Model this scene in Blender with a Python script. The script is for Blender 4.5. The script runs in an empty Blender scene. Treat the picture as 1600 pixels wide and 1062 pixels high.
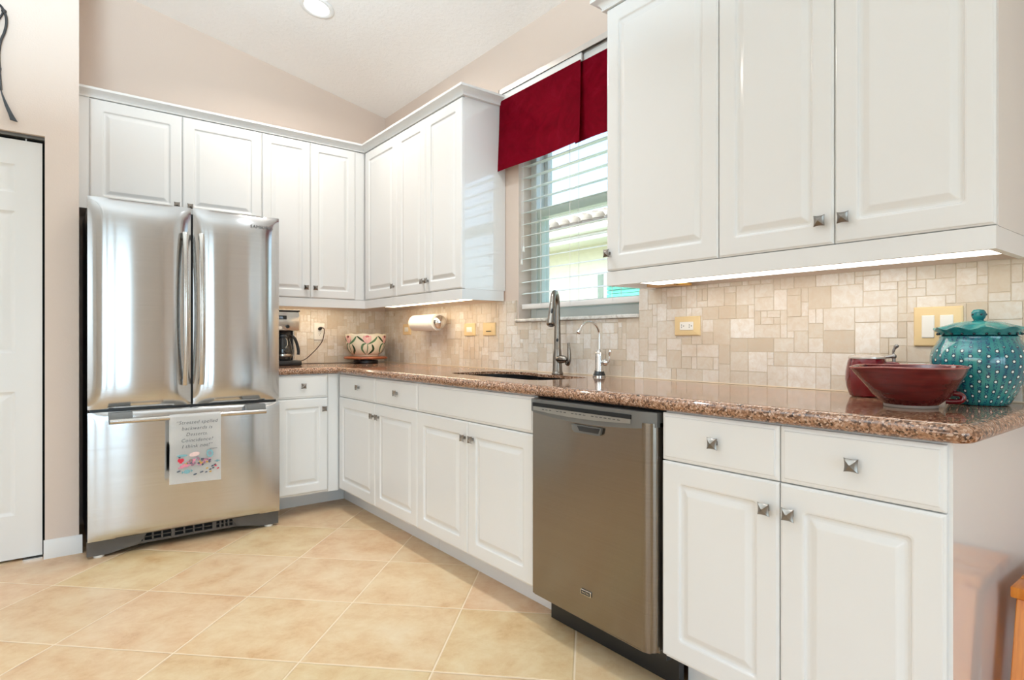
import bpy, bmesh, math, random
from mathutils import Vector, Matrix
S = bpy.context.scene
PI = math.pi
rnd = random.Random(7)

# ------------------------------------------------------------------ camera, sky, sun, large lights, exposure
cam = bpy.data.objects.new('Camera', bpy.data.cameras.new('Camera'))
S.collection.objects.link(cam)
cam.data.sensor_fit = 'HORIZONTAL'
cam.data.sensor_width = 36.0
cam.data.lens = 931.5 / 1600 * 36.0
cam.data.clip_start = 0.05
cam.location = (4.3642, -2.1122, 1.0958)
cam.rotation_euler = (PI / 2, 0, PI / 2 - 0.6603)
S.camera = cam

W = bpy.data.worlds.new('World'); S.world = W
W.use_nodes = True
_n = W.node_tree.nodes; _l = W.node_tree.links
_sky = _n.new('ShaderNodeTexSky')
_sky.sky_type = 'NISHITA'; _sky.sun_disc = False
_sky.sun_elevation = math.radians(50); _sky.sun_rotation = math.radians(200)
_sky.air_density = 0.9; _sky.dust_density = 2.5
_haze = _n.new('ShaderNodeMixRGB'); _haze.inputs[0].default_value = .45; _haze.inputs[2].default_value = (.86, .90, 1, 1)
_l.new(_sky.outputs[0], _haze.inputs[1]); _l.new(_haze.outputs[0], _n['Background'].inputs[0])
_n['Background'].inputs[1].default_value = 2.2

def light(name, kind, loc, direction, energy, color=(1, 1, 1), **kw):
    d = bpy.data.lights.new(name, kind); d.energy = energy; d.color = color
    for k, v in kw.items(): setattr(d, k, v)
    o = bpy.data.objects.new(name, d); S.collection.objects.link(o)
    o.location = loc
    o.rotation_euler = Vector(direction).to_track_quat('-Z', 'Y').to_euler()
    return o

light('sun', 'SUN', (0, 0, 9), (-0.25, 0.50, -0.83), 16, (1, .96, .9), angle=0.01)
# daylight coming in through the glass doors and windows of the open living area behind the camera
for _y in (-4.02, -2.9, -1.78):
    light('daylight_glass_door', 'AREA', (8.42, _y, 1.25), (-1, 0, 0.12), 56, (.60, .84, 1), shape='RECTANGLE', size=.86, size_y=2.3)
light('daylight_rear_windows', 'AREA', (4.4, -6.42, 1.55), (0, 1, 0.25), 23, (.50, .79, 1), shape='RECTANGLE', size=3.4, size_y=1.9)

# added fill lamp aimed up to brighten the vaulted ceiling; no known fixture
light('ceiling_fill_lamp', 'AREA', (2.7, -2.5, 2.1), (0, 0, 1), 330, (.66, .86, 1), shape='DISK', size=.5)

S.view_settings.view_transform = 'Standard'
S.view_settings.look = 'None'
S.view_settings.gamma = 1.0
S.view_settings.use_curve_mapping = False
S.view_settings.exposure = -1.20
S.cycles.use_denoising = True
S.cycles.max_bounces = 10
S.cycles.diffuse_bounces = 6
S.cycles.sample_clamp_indirect = 6.0

# ------------------------------------------------------------------ materials
def srgb(r, g, b):
    f = lambda c: (c / 255 / 12.92) if c / 255 <= .04045 else ((c / 255 + .055) / 1.055) ** 2.4
    return (f(r), f(g), f(b), 1)

class M:
    """a principled node material with small helpers"""
    def __init__(s, name, col, rough=.5, metal=0., **kw):
        s.m = bpy.data.materials.new(name); s.m.use_nodes = True
        s.t = s.m.node_tree; s.b = s.t.nodes['Principled BSDF']
        s.b.inputs['Base Color'].default_value = col
        s.b.inputs['Roughness'].default_value = rough
        s.b.inputs['Metallic'].default_value = metal
        for k, v in kw.items(): s.b.inputs[k.replace('_', ' ')].default_value = v
        s.col = col
    def n(s, typ, **kw):
        o = s.t.nodes.new('ShaderNode' + typ)
        for k, v in kw.items():
            if k.startswith('i_'):
                key = k[2:]; key = int(key) if key.isdigit() else key.replace('_', ' ')
                o.inputs[key].default_value = v
            else: setattr(o, k, v)
        return o
    def l(s, a, b): s.t.links.new(a, b)
    def coord(s, scale=(1, 1, 1), rot=(0, 0, 0), loc=(0, 0, 0), which='Object'):
        c = s.n('TexCoord'); mp = s.n('Mapping')
        mp.inputs['Scale'].default_value = scale; mp.inputs['Rotation'].default_value = rot; mp.inputs['Location'].default_value = loc
        s.l(c.outputs[which], mp.inputs[0]); return mp.outputs[0]
    def noise(s, vec, scale, detail=4, rough=.5, dist=0):
        o = s.n('TexNoise', i_Scale=scale, i_Detail=detail, i_Roughness=rough, i_Distortion=dist)
        s.l(vec, o.inputs['Vector']); return o.outputs[0]
    def ramp(s, fac, stops, interp='LINEAR'):
        o = s.n('ValToRGB'); o.color_ramp.interpolation = interp
        e = o.color_ramp.elements
        while len(e) < len(stops): e.new(.5)
        for k, (p, c) in enumerate(stops): e[k].position = p; e[k].color = c
        s.l(fac, o.inputs[0]); return o.outputs[0]
    def mix(s, fac, a, b, mode='MIX'):
        o = s.n('MixRGB', blend_type=mode)
        for k, v in ((0, fac), (1, a), (2, b)):
            if isinstance(v, (int, float)): o.inputs[k].default_value = v
            elif isinstance(v, tuple): o.inputs[k].default_value = v
            else: s.l(v, o.inputs[k])
        return o.outputs[0]
    def math(s, op, a, b=0., c=0.):
        o = s.n('Math', operation=op)
        for k, v in enumerate((a, b, c)):
            if isinstance(v, (int, float)): o.inputs[k].default_value = v
            else: s.l(v, o.inputs[k])
        return o.outputs[0]
    def color(s, sock): s.l(sock, s.b.inputs['Base Color'])
    def bump(s, h, strength=.2, dist=.01):
        o = s.n('Bump', i_Strength=strength, i_Distance=dist); s.l(h, o.inputs['Height']); s.l(o.outputs[0], s.b.inputs['Normal'])
    def grain(s, amount=.05, scale=20):
        v = s.coord(); f = s.noise(v, scale)
        c = s.col
        lo = tuple(x * (1 - amount) for x in c[:3]) + (1,); hi = tuple(min(1, x * (1 + amount)) for x in c[:3]) + (1,)
        s.color(s.ramp(f, [(.3, lo), (.7, hi)])); return s

def plain(name, col, rough=.5, metal=0., grain=.03, gs=25, **kw):
    m = M(name, col, rough, metal, **kw)
    if grain: m.grain(grain, gs)
    return m.m

def emit(name, col, strength):
    m = M(name, (0, 0, 0, 1), .5)
    m.b.inputs['Emission Color'].default_value = col; m.b.inputs['Emission Strength'].default_value = strength
    return m.m

white_paint = plain('white_cabinet_lacquer', (.82, .815, .80, 1), .2, 0, .006, 3)
white_gloss = plain('glossy_white_melamine', (.82, .815, .80, 1), .07, 0, .004, 3)
_b = white_gloss.node_tree.nodes['Principled BSDF']; _b.inputs['Coat Weight'].default_value = 1.0; _b.inputs['Coat Roughness'].default_value = .03
white_trim = plain('white_trim_paint', (.84, .83, .81, 1), .35, 0, .006, 5)
white_plastic = plain('white_plastic', (.85, .83, .78, 1), .3, 0, .004)
almond = plain('almond_plate', srgb(226, 200, 152), .4, 0, .01)
black_plastic = plain('black_plastic', (.012, .012, .013, 1), .3, 0, .05)
black_iron = plain('black_iron', (.014, .012, .012, 1), .45, 0, .1)
gap_shade = plain('painted_gap_shade', (.004, .004, .004, 1), .9, 0, .02)  # near-black colour stands in for the shade in gaps and recesses
chrome = plain('chrome', (.78, .77, .75, 1), .08, 1, .01)
nickel = plain('brushed_nickel', (.245, .215, .185, 1), .26, 1, .05)
knob_metal = plain('satin_nickel', (.25, .225, .20, 1), .3, 1, .05)
dark_sink = plain('black_composite_sink', (.01, .01, .011, 1), .35, 0, .3, 300)
grey_plastic = plain('grey_control_plastic', (.14, .135, .125, 1), .4, .3, .04)
kick_grey = plain('dark_grey_kick', (.10, .09, .082, 1), .5, .2, .05)
fridge_side = plain('textured_black_side', (.012, .011, .011, 1), .35, 0, .1, 300)
paper = plain('paper_towel', (.84, .82, .79, 1), .9, 0, .02, 60)
brass = plain('aged_brass', (.75, .48, .16, 1), .3, 1, .08)
glass_frame = plain('white_vinyl_frame', (.72, .76, .74, 1), .35, 0, .01)

def wall_mat(name, col):
    m = M(name, col, .75); v = m.coord(); f = m.noise(v, 140, 3); m.grain(.012, 1.2); m.bump(f, .12, .004); return m.m
wall_beige = wall_mat('beige_wall_paint', srgb(218, 200, 186))
wall_pale = wall_mat('pale_wall_paint', srgb(223, 207, 195))
m = M('textured_white_ceiling', srgb(248, 244, 240), .85); v = m.coord()
m.bump(m.ramp(m.noise(v, 38, 5, .6), [(.42, (0, 0, 0, 1)), (.6, (1, 1, 1, 1))]), .25, .006); m.grain(.01, 2); ceil_mat = m.m

def floor_material():
    m = M('peach_ceramic_tile', srgb(222, 190, 150), .32)
    T = .4655
    v = m.coord((1, 1, 1), (0, 0, math.radians(-45)))
    sep = m.n('SeparateXYZ'); m.l(v, sep.inputs[0])
    # rotated frame: a = (x+y)/sqrt2, b = (y-x)/sqrt2
    def joint(sock, off):
        t = m.math('DIVIDE', m.math('ADD', sock, off), T)
        fr = m.math('FRACT', t)
        return t, m.math('ABSOLUTE', m.math('SUBTRACT', fr, .5))
    ta, da = joint(sep.outputs[0], -.155 + 10 * T)
    tb, db = joint(sep.outputs[1], 1.726 + 10 * T)
    d = m.math('MAXIMUM', da, db)
    grout = m.math('GREATER_THAN', d, .5 - .0055)
    cell = m.n('CombineXYZ'); m.l(m.math('FLOOR', ta), cell.inputs[0]); m.l(m.math('FLOOR', tb), cell.inputs[1])
    wn = m.n('TexWhiteNoise', noise_dimensions='3D'); m.l(cell.outputs[0], wn.inputs['Vector'])
    off = m.n('VectorMath', operation='MULTIPLY_ADD'); m.l(wn.outputs['Color'], off.inputs[0]); off.inputs[1].default_value = (9, 9, 9); m.l(v, off.inputs[2])
    f1 = m.noise(off.outputs[0], 6.5, 10, .70, .2); f2 = m.noise(off.outputs[0], 34, 8, .75)
    c = m.ramp(f1, [(.30, srgb(186, 142, 98)), (.42, srgb(205, 169, 127)), (.55, srgb(215, 187, 148)), (.72, srgb(223, 202, 170))])
    c = m.mix(m.ramp(f2, [(.35, (.0, .0, .0, 1)), (.75, (.35, .35, .35, 1))]), c, srgb(214, 183, 146))
    c = m.mix(.06, c, wn.outputs['Color'], 'SOFT_LIGHT')
    c = m.mix(grout, c, srgb(234, 214, 186))
    m.color(c)
    h = m.math('SUBTRACT', m.math('MULTIPLY', f2, .12), m.ramp(d, [(.484, (0, 0, 0, 1)), (.494, (1, 1, 1, 1))]))
    m.bump(h, .5, .003)
    m.l(m.ramp(f1, [(.3, (.3, .3, .3, 1)), (.7, (.42, .42, .42, 1))]), m.b.inputs['Roughness'])
    return m.m
floor_mat = floor_material()

def granite_material():
    m = M('speckled_pink_granite', srgb(196, 150, 120), .08)
    v = m.coord()
    vo = m.n('TexVoronoi', i_Scale=210.); m.l(v, vo.inputs['Vector'])
    sep = m.n('SeparateColor'); m.l(vo.outputs['Color'], sep.inputs[0])
    c = m.ramp(sep.outputs[0], [(0, srgb(56, 38, 30)), (.14, srgb(98, 68, 50)), (.30, srgb(134, 98, 74)), (.52, srgb(162, 122, 96)), (.74, srgb(180, 144, 120)), (.9, srgb(204, 176, 156))], 'CONSTANT')
    f = m.noise(v, 420, 3)
    c = m.mix(m.ramp(f, [(.60, (0, 0, 0, 1)), (.68, (.8, .8, .8, 1))]), c, srgb(58, 40, 32))
    c = m.mix(m.ramp(m.noise(v, 60, 4), [(.4, (0, 0, 0, 1)), (.75, (.5, .5, .5, 1))]), c, srgb(172, 128, 98))
    m.color(c); return m.m
granite = granite_material()

def travertine_material():
    m = M('tumbled_travertine', srgb(216, 190, 158), .55)
    g = m.n('NewGeometry'); v = m.coord()
    r = g.outputs['Random Per Island']
    base = m.ramp(r, [(0, srgb(200, 187, 169)), (.1, srgb(214, 205, 191)), (.4, srgb(223, 217, 207)), (.78, srgb(229, 224, 217)), (1, srgb(239, 236, 231))])
    f = m.noise(v, 42, 8, .65, .8)
    c = m.mix(m.ramp(f, [(.35, (.42, .42, .42, 1)), (.62, (0, 0, 0, 1))]), base, srgb(204, 180, 152))
    c = m.mix(m.ramp(m.noise(v, 3.5, 3), [(.42, (0, 0, 0, 1)), (.7, (.42, .42, .42, 1))]), c, srgb(194, 166, 136))
    m.color(c); m.bump(m.noise(v, 160, 5, .7), .2, .002); return m.m
travertine = travertine_material()
grout_mat = plain('sand_grout', srgb(214, 200, 180), .85, 0, .03, 200)

def steel_material(name, col, rough, aniso, rot=0.0, grain_scale=(2, 2, 900), amt=.05):
    m = M(name, col, rough, 1.0)
    m.b.inputs['Anisotropic'].default_value = aniso
    m.b.inputs['Anisotropic Rotation'].default_value = rot
    t = m.n('Tangent', direction_type='RADIAL', axis='Z'); m.l(t.outputs[0], m.b.inputs['Tangent'])
    v = m.coord(grain_scale); f = m.noise(v, 1.0, 3)
    c = m.ramp(f, [(.3, tuple(x * (1 - amt) for x in col[:3]) + (1,)), (.7, tuple(min(1, x * (1 + amt)) for x in col[:3]) + (1,))])
    m.color(c)
    m.l(m.math('ADD', m.math('MULTIPLY', f, .06), rough - .03), m.b.inputs['Roughness'])
    return m.m
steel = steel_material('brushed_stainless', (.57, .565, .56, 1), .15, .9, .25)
steel_dimmed = steel_material('dimmed_stainless_dishwasher', (.235, .210, .180, 1), .18, .85, .25)  # stainless with the dim room it mirrors darkened into its colour
handle_steel = plain('handle_stainless', (.55, .52, .48, 1), .22, 1, .04)

def marble_material():
    m = M('white_marble', (.7, .7, .68, 1), .15); v = m.coord()
    m.color(m.ramp(m.noise(v, 14, 8, .6, 2.), [(.3, srgb(170, 160, 148)), (.5, srgb(216, 214, 208)), (.7, srgb(230, 230, 226))])); return m.m
marble = marble_material()

def wood_material(name, dark, light_, rough=.35, scale=(6, 60, 6)):
    m = M(name, dark, rough); v = m.coord(scale)
    f = m.noise(v, 1.2, 6, .6, 1.2)
    m.color(m.ramp(f, [(.3, dark), (.7, light_)])); return m.m
orange_wood = wood_material('orange_lacquered_wood', srgb(196, 106, 22), srgb(226, 140, 44), .3, (40, 5, 5))
stand_wood = wood_material('reddish_wood', srgb(124, 62, 36), srgb(168, 98, 62), .35)
raw_wood = wood_material('pale_underside_wood', srgb(214, 176, 132), srgb(228, 194, 152), .6)

def velvet_material():
    m = M('crimson_suede', srgb(136, 8, 32), .85); v = m.coord()
    m.b.inputs['Specular IOR Level'].default_value = .08
    f = m.noise(v, 9, 6, .65, 1.4)
    m.color(m.ramp(f, [(.3, srgb(124, 0, 24)), (.55, srgb(142, 4, 32)), (.75, srgb(154, 18, 44))])); m.bump(m.noise(v, 400, 2), .2, .001); return m.m
velvet = velvet_material()
blind_mat = plain('white_blind_slat', (.74, .80, .78, 1), .4, 0, .01)
towel_mat = plain('white_cotton_towel', (.93, .92, .90, 1), .9, 0, .02, 300)

def jar_material():
    m = M('teal_glaze', srgb(30, 130, 128), .1); v = m.coord()
    sep = m.n('SeparateXYZ'); m.l(v, sep.inputs[0])
    ang = m.math('ARCTAN2', sep.outputs[1], sep.outputs[0])
    u = m.math('MULTIPLY', ang, 36 / (2 * PI))
    uc = m.math('FLOOR', u); uf = m.math('SUBTRACT', m.math('FRACT', u), .5)
    odd = m.math('MODULO', m.math('ADD', uc, 100.), 2.)
    vv = m.math('ADD', m.math('DIVIDE', sep.outputs[2], .0262), m.math('MULTIPLY', odd, .5))
    vf = m.math('SUBTRACT', m.math('FRACT', vv), .5)
    dx = m.math('MULTIPLY', uf, .70)
    d = m.math('SQRT', m.math('ADD', m.math('MULTIPLY', dx, dx), m.math('MULTIPLY', vf, vf)))
    g = m.ramp(m.noise(v, 14, 4), [(.3, srgb(14, 92, 112)), (.5, srgb(26, 118, 122)), (.7, srgb(70, 150, 140))])
    # thin chain of dark flecks running down between the dots
    fl = m.math('MULTIPLY', m.math('LESS_THAN', m.math('ABSOLUTE', uf), .28), m.math('GREATER_THAN', m.noise(v, 330, 2), .53))
    c = m.mix(fl, g, srgb(16, 62, 96))
    band = m.math('MULTIPLY', m.math('GREATER_THAN', sep.outputs[2], .006), m.math('LESS_THAN', sep.outputs[2], .155))
    ring = m.math('MULTIPLY', m.math('LESS_THAN', d, .20), band)
    dot = m.math('MULTIPLY', m.math('LESS_THAN', d, .115), band)
    c = m.mix(ring, c, srgb(10, 44, 62)); c = m.mix(dot, c, srgb(224, 236, 228))
    m.color(c); m.b.inputs['Coat Weight'].default_value = .4; m.b.inputs['Coat Roughness'].default_value = .05; return m.m
jar_mat = jar_material()
def lid_material():
    m = M('teal_lid_glaze', srgb(40, 140, 130), .1); v = m.coord()
    m.color(m.ramp(m.noise(v, 30, 5), [(.3, srgb(16, 90, 100)), (.5, srgb(30, 122, 124)), (.7, srgb(76, 156, 148))])); return m.m
lid_mat = lid_material()
def red_glaze(name, lo, hi, rough):
    m = M(name, hi, rough); v = m.coord((1, 1, 10))
    m.color(m.ramp(m.noise(v, 7, 6, .6), [(.3, lo), (.7, hi)])); m.b.inputs['Coat Weight'].default_value = .3; return m.m
bowl_red = red_glaze('oxblood_glaze', srgb(66, 12, 14), srgb(104, 26, 26), .12)
bowl_rim = plain('worn_rim_glaze', srgb(150, 84, 78), .2, 0, .15, 60)
bowl_foot = plain('unglazed_grey_clay', srgb(150, 138, 128), .8, 0, .05, 80)
stein_red = M('ruby_glass', srgb(98, 0, 14), .05)
stein_red.b.inputs['Coat Weight'].default_value = .6; stein_red.grain(.25, 30); stein_red = stein_red.m
pewter = plain('pewter', (.30, .28, .27, 1), .35, 1, .1)
cream = plain('cream_ceramic', srgb(232, 222, 200), .2, 0, .02)
leaf_g = plain('painted_leaf_green', srgb(84, 116, 84), .25, 0, .25, 90)
leaf_d = plain('painted_dark_green', srgb(44, 66, 44), .25, 0, .2, 90)
tulip_p = plain('painted_pink', srgb(206, 116, 122), .25, 0, .25, 60)
tulip_r = plain('painted_maroon', srgb(122, 64, 66), .25, 0, .25, 60)
tulip_l = plain('painted_pale_pink', srgb(226, 178, 172), .25, 0, .1, 60)
pen = plain('soft_pen_ink', (.06, .06, .075, 1), .8, 0, .1)
ink = plain('black_ink', (.03, .03, .035, 1), .8, 0, .1)
logo_ink = plain('grey_badge_ink', (.24, .23, .22, 1), .4, .5, .05)
fabric_cols = [plain('print_' + n_, srgb(*c), .85, 0, .08, 200) for n_, c in dict(red=(204, 50, 70), teal=(130, 176, 184), pink=(222, 140, 160), slate=(70, 78, 92), mauve=(150, 110, 128), gold=(206, 160, 70), blush=(236, 208, 204), grey=(150, 152, 160)).items()]
display_mat = emit('clock_digits', (.7, .85, 1, 1), 1.2)
bright_glow = emit('bright_light_strip', (1, .95, .86, 1), 11)
warm_glow = emit('warm_light_strip', (1, .81, .56, 1), 24)
can_glow = emit('downlight_lens', (1, .95, .88, 1), 9.0)
m = M('smoked_carafe_glass', (.02, .02, .02, 1), .03); m.b.inputs['Coat Weight'].default_value = .5; m.grain(.1); carafe_glass = m.m
m = M('clear_window_glass', (.95, 1, .98, 1), 0.0)
m.b.inputs['Transmission Weight'].default_value = 1.0; m.b.inputs['IOR'].default_value = 1.05
# thin pane: straight-through glass with a faint sheen
_tr = m.n('BsdfTransparent', i_Color=(.95, .985, .97, 1)); _gl = m.n('BsdfGlossy', i_Roughness=0.02)
_mx = m.n('MixShader', i_Fac=.05); m.l(_tr.outputs[0], _mx.inputs[1]); m.l(_gl.outputs[0], _mx.inputs[2])
m.l(_mx.outputs[0], m.t.nodes['Material Output'].inputs['Surface']); window_glass = m.m
stucco = M('yellow_green_stucco', srgb(238, 237, 222), .9); stucco.grain(.04, 12); stucco = stucco.m
house_white = plain('white_house_trim', (.82, .82, .80, 1), .6, 0, .02)
roof_tile = plain('white_barrel_tile', (.80, .76, .72, 1), .7, 0, .12, 8)
shutter_mat = plain('turquoise_shutter', srgb(92, 190, 170), .5, 0, .05)
grass = M('lawn', srgb(140, 144, 112), .95); grass.grain(.4, 8); grass = grass.m

# ------------------------------------------------------------------ mesh helpers
def new(): return bmesh.new()
def box(bm, x0, x1, y0, y1, z0, z1, bev=0., seg=2, only=None):
    vs = [bm.verts.new((x, y, z)) for x in (x0, x1) for y in (y0, y1) for z in (z0, z1)]
    fs = [bm.faces.new([vs[i] for i in q]) for q in ((0, 1, 3, 2), (4, 6, 7, 5), (0, 4, 5, 1), (2, 3, 7, 6), (0, 2, 6, 4), (1, 5, 7, 3))]
    if bev > 0:
        es = list({e for f in fs for e in f.edges})
        if only: es = [e for e in es if only((e.verts[0].co + e.verts[1].co) / 2, e.verts[1].co - e.verts[0].co)]
        bmesh.ops.bevel(bm, geom=es, offset=bev, segments=seg, affect='EDGES', profile=.5)
    return bm
def B(*a, **k): return box(new(), *a, **k)
def lathe(bm, prof, n=48, c=(0, 0, 0), fr=None, a0=0., close=True):
    """revolve (r, z) about z; fr(ang, r, z) may reshape a point"""
    rings = []
    for r, z in prof:
        if r < 1e-6: rings.append([bm.verts.new((c[0], c[1], c[2] + z))])
        else:
            ring = []
            for k in range(n):
                a = a0 + 2 * PI * k / n; p = Vector((r * math.cos(a), r * math.sin(a), z))
                if fr: p = fr(a, r, z)
                ring.append(bm.verts.new(p + Vector(c)))
            rings.append(ring)
    for A, Bq in zip(rings, rings[1:]):
        for k in range(n):
            j = (k + 1) % n
            if len(A) == 1 and len(Bq) == 1: continue
            if len(A) == 1: bm.faces.new((A[0], Bq[j], Bq[k]))
            elif len(Bq) == 1: bm.faces.new((A[k], A[j], Bq[0]))
            else: bm.faces.new((A[k], A[j], Bq[j], Bq[k]))
    if close:
        for R_ in (rings[0], rings[-1]):
            if len(R_) > 2:
                try: bm.faces.new(R_)
                except ValueError: pass
    return bm
def tube(bm, pts, rad, n=12, caps=True, sec=None, up=None):
    """sweep a circle (or the closed 2-D section sec) along pts; rad: number or list"""
    pts = [Vector(p) for p in pts]; m_ = len(pts)
    rad = rad if isinstance(rad, (list, tuple)) else [rad] * m_
    sec = sec or [(math.cos(2 * PI * k / n), math.sin(2 * PI * k / n)) for k in range(n)]
    rings = []; N = None
    for i, p in enumerate(pts):
        t = (pts[min(i + 1, m_ - 1)] - pts[max(i - 1, 0)]).normalized()
        if up is not None: N = (Vector(up) - t * t.dot(Vector(up))).normalized()
        elif N is None:
            h = Vector((0, 0, 1)) if abs(t.z) < .9 else Vector((1, 0, 0)); N = (h - t * t.dot(h)).normalized()
        else: N = (N - t * t.dot(N)).normalized()
        Bn = t.cross(N)
        rings.append([bm.verts.new(p + (N * a + Bn * b) * rad[i]) for a, b in sec])
    k_ = len(sec)
    for A, Bq in zip(rings, rings[1:]):
        for k in range(k_):
            j = (k + 1) % k_; bm.faces.new((A[k], A[j], Bq[j], Bq[k]))
    if caps: bm.faces.new(rings[0][::-1]); bm.faces.new(rings[-1])
    return bm
def prism(bm, poly, axis, a, b):
    """extrude a closed 2-D polygon along axis from a to b"""
    def P(u, v, w): return {'x': (w, u, v), 'y': (u, w, v), 'z': (u, v, w)}[axis]
    A = [bm.verts.new(P(u, v, a)) for u, v in poly]; Bq = [bm.verts.new(P(u, v, b)) for u, v in poly]
    n = len(poly)
    for k in range(n):
        j = (k + 1) % n; bm.faces.new((A[k], A[j], Bq[j], Bq[k]))
    bm.faces.new(A[::-1]); bm.faces.new(Bq); return bm
def smooth_path(pts, n=8):
    """Catmull-Rom through pts"""
    P = [Vector(p) for p in pts]; out = []
    for i in range(len(P) - 1):
        p0, p1, p2, p3 = P[max(i - 1, 0)], P[i], P[i + 1], P[min(i + 2, len(P) - 1)]
        for k in range(n):
            t = k / n
            out.append(.5 * ((2 * p1) + (p2 - p0) * t + (2 * p0 - 5 * p1 + 4 * p2 - p3) * t * t + (3 * p1 - p0 - 3 * p2 + p3) * t ** 3))
    out.append(P[-1]); return out
def ell(bm, c, r, n=20, m_=12):
    c = Vector(c); rows = []
    for i in range(m_ + 1):
        th = PI * i / m_
        if i in (0, m_): rows.append([bm.verts.new(c + Vector((0, 0, r[2] * math.cos(th))))])
        else: rows.append([bm.verts.new(c + Vector((r[0] * math.sin(th) * math.cos(2 * PI * k / n), r[1] * math.sin(th) * math.sin(2 * PI * k / n), r[2] * math.cos(th)))) for k in range(n)])
    for A, Bq in zip(rows, rows[1:]):
        for k in range(n):
            j = (k + 1) % n
            if len(A) == 1: bm.faces.new((A[0], Bq[k], Bq[j]))
            elif len(Bq) == 1: bm.faces.new((A[k], Bq[0], A[j]))
            else: bm.faces.new((A[k], Bq[k], Bq[j], A[j]))
    return bm

def to_mesh(name, bm, mats, angle=35.):
    bmesh.ops.recalc_face_normals(bm, faces=bm.faces)
    me = bpy.data.meshes.new(name); bm.to_mesh(me); bm.free()
    for q in (mats if isinstance(mats, (list, tuple)) else [mats]): me.materials.append(q)
    if angle:
        for p in me.polygons: p.use_smooth = True
        try: me.set_sharp_from_angle(angle=math.radians(angle))
        except Exception: pass
    return me
def root_of(o):
    while o.parent: o = o.parent
    return o
def obj(name, bm, mats, parent=None, world=True, angle=35., label=None):
    """one mesh object; with world=True the bmesh is in room coordinates and is moved into its thing's frame"""
    if parent is not None and world:
        r = root_of(parent); bmesh.ops.transform(bm, matrix=Matrix.LocRotScale(r.location, r.rotation_euler.to_quaternion(), None).inverted(), verts=bm.verts)
    o = bpy.data.objects.new(name, to_mesh(name, bm, mats, angle)); S.collection.objects.link(o)
    if parent is not None: o.parent = parent
    if label: o['label'] = label
    return o
def thing(name, label, cat, loc, rz=0., group=None):
    o = bpy.data.objects.new(name, None); S.collection.objects.link(o)
    o.empty_display_size = .05
    o.location = loc; o.rotation_euler = (0, 0, rz); o['label'] = label; o['category'] = cat
    if group: o['group'] = group
    return o
def single(name, bm, mats, label, cat, loc=None, group=None, angle=35.):
    """a thing that is one mesh; its origin goes to loc"""
    if loc is not None: bmesh.ops.translate(bm, vec=-Vector(loc), verts=bm.verts)
    o = obj(name, bm, mats, None, True, angle)
    if loc is not None: o.location = loc
    o['label'] = label; o['category'] = cat
    if group: o['group'] = group
    return o
def struct(name, bm, mats, angle=30.):
    o = obj(name, bm, mats, None, True, angle); o['kind'] = 'structure'; return o
def text_bm(body, size, frame, extrude=.0003, align='CENTER', shear=0., space=1., thin=0.):
    """lettering as mesh; frame maps (u, v, w) to the thing's coordinates"""
    c = bpy.data.curves.new('lettering', 'FONT'); c.body = body; c.size = size; c.extrude = extrude; c.align_x = align; c.shear = shear; c.space_character = space
    c.resolution_u = 3; c.offset = thin
    o = bpy.data.objects.new('lettering', c); S.collection.objects.link(o)
    dg = bpy.context.evaluated_depsgraph_get(); me = bpy.data.meshes.new_from_object(o.evaluated_get(dg))
    bpy.data.objects.remove(o); bpy.data.curves.remove(c)
    bm = new(); bm.from_mesh(me); bpy.data.meshes.remove(me)
    for q in bm.verts: q.co = Vector(frame(*q.co))
    return bm
def merge(dst, src):
    me = bpy.data.meshes.new('tmp'); src.to_mesh(me); dst.from_mesh(me); bpy.data.meshes.remove(me); src.free(); return dst

# ------------------------------------------------------------------ the room
CEIL0, CS = 2.855, .206            # the ceiling rises away from the window wall
def ceil_z(y): return CEIL0 - CS * y
floor_bm = B(-.2, 8.6, -6.6, .2, -.1, 0)
struct('floor', floor_bm, floor_mat)
# sloped ceiling up to a ridge over the living area and down again
bm = new()
cp = [(.2, ceil_z(.2)), (-3.3, ceil_z(-3.3)), (-6.6, ceil_z(.2)), (-6.6, ceil_z(.2) + .1), (-3.3, ceil_z(-3.3) + .1), (.2, ceil_z(.2) + .1)]
prism(bm, cp, 'x', -.2, 8.6)
struct('ceiling', bm, ceil_mat)
WX0, WX1, WZ0, WZ1 = 1.706, 2.588, 1.214, 2.46
bm = new()
for a in ((-.2, WX0, 0, .2, 0, 3.1), (WX1, 8.6, 0, .2, 0, 3.1), (WX0, WX1, 0, .2, 0, WZ0), (WX0, WX1, 0, .2, WZ1, 3.1)): box(bm, *a)
struct('wall_right', bm, wall_beige)
struct('wall_back', B(-.2, 0, -6.6, .0, 0, 3.9), wall_beige)
LX = .565
bm = new()
for a in ((0, LX, -2.129, -1.99, 0, 3.9), (.445, LX, -2.98, -2.129, 2.117, 3.9), (.445, LX, -6.6, -2.98, 0, 3.9)): box(bm, *a)
struct('wall_left', bm, wall_pale)
# walls behind the camera with the openings daylight comes through
bm = new()
for a in ((8.4, 8.6, -6.6, -4.55, 0, 3.9), (8.4, 8.6, -1.25, 0, 0, 3.9), (8.4, 8.6, -4.55, -1.25, 2.42, 3.9)): box(bm, *a)
struct('wall_front', bm, ceil_mat)
bm = new()
for a in ((-.2, 2.65, -6.6, -6.4, 0, 3.2), (6.15, 8.4, -6.6, -6.4, 0, 3.2), (2.65, 6.15, -6.6, -6.4, 0, .55), (2.65, 6.15, -6.6, -6.4, 2.55, 3.2)): box(bm, *a)
struct('wall_rear', bm, ceil_mat)
struct('sun_block_front', B(8.6, 11.2, -6.6, 0, 2.6, 2.7), white_trim); struct('sun_block_rear', B(-.2, 8.6, -9.0, -6.6, 2.75, 2.85), white_trim)   # unseen slabs added to keep the sun out of the openings
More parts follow.
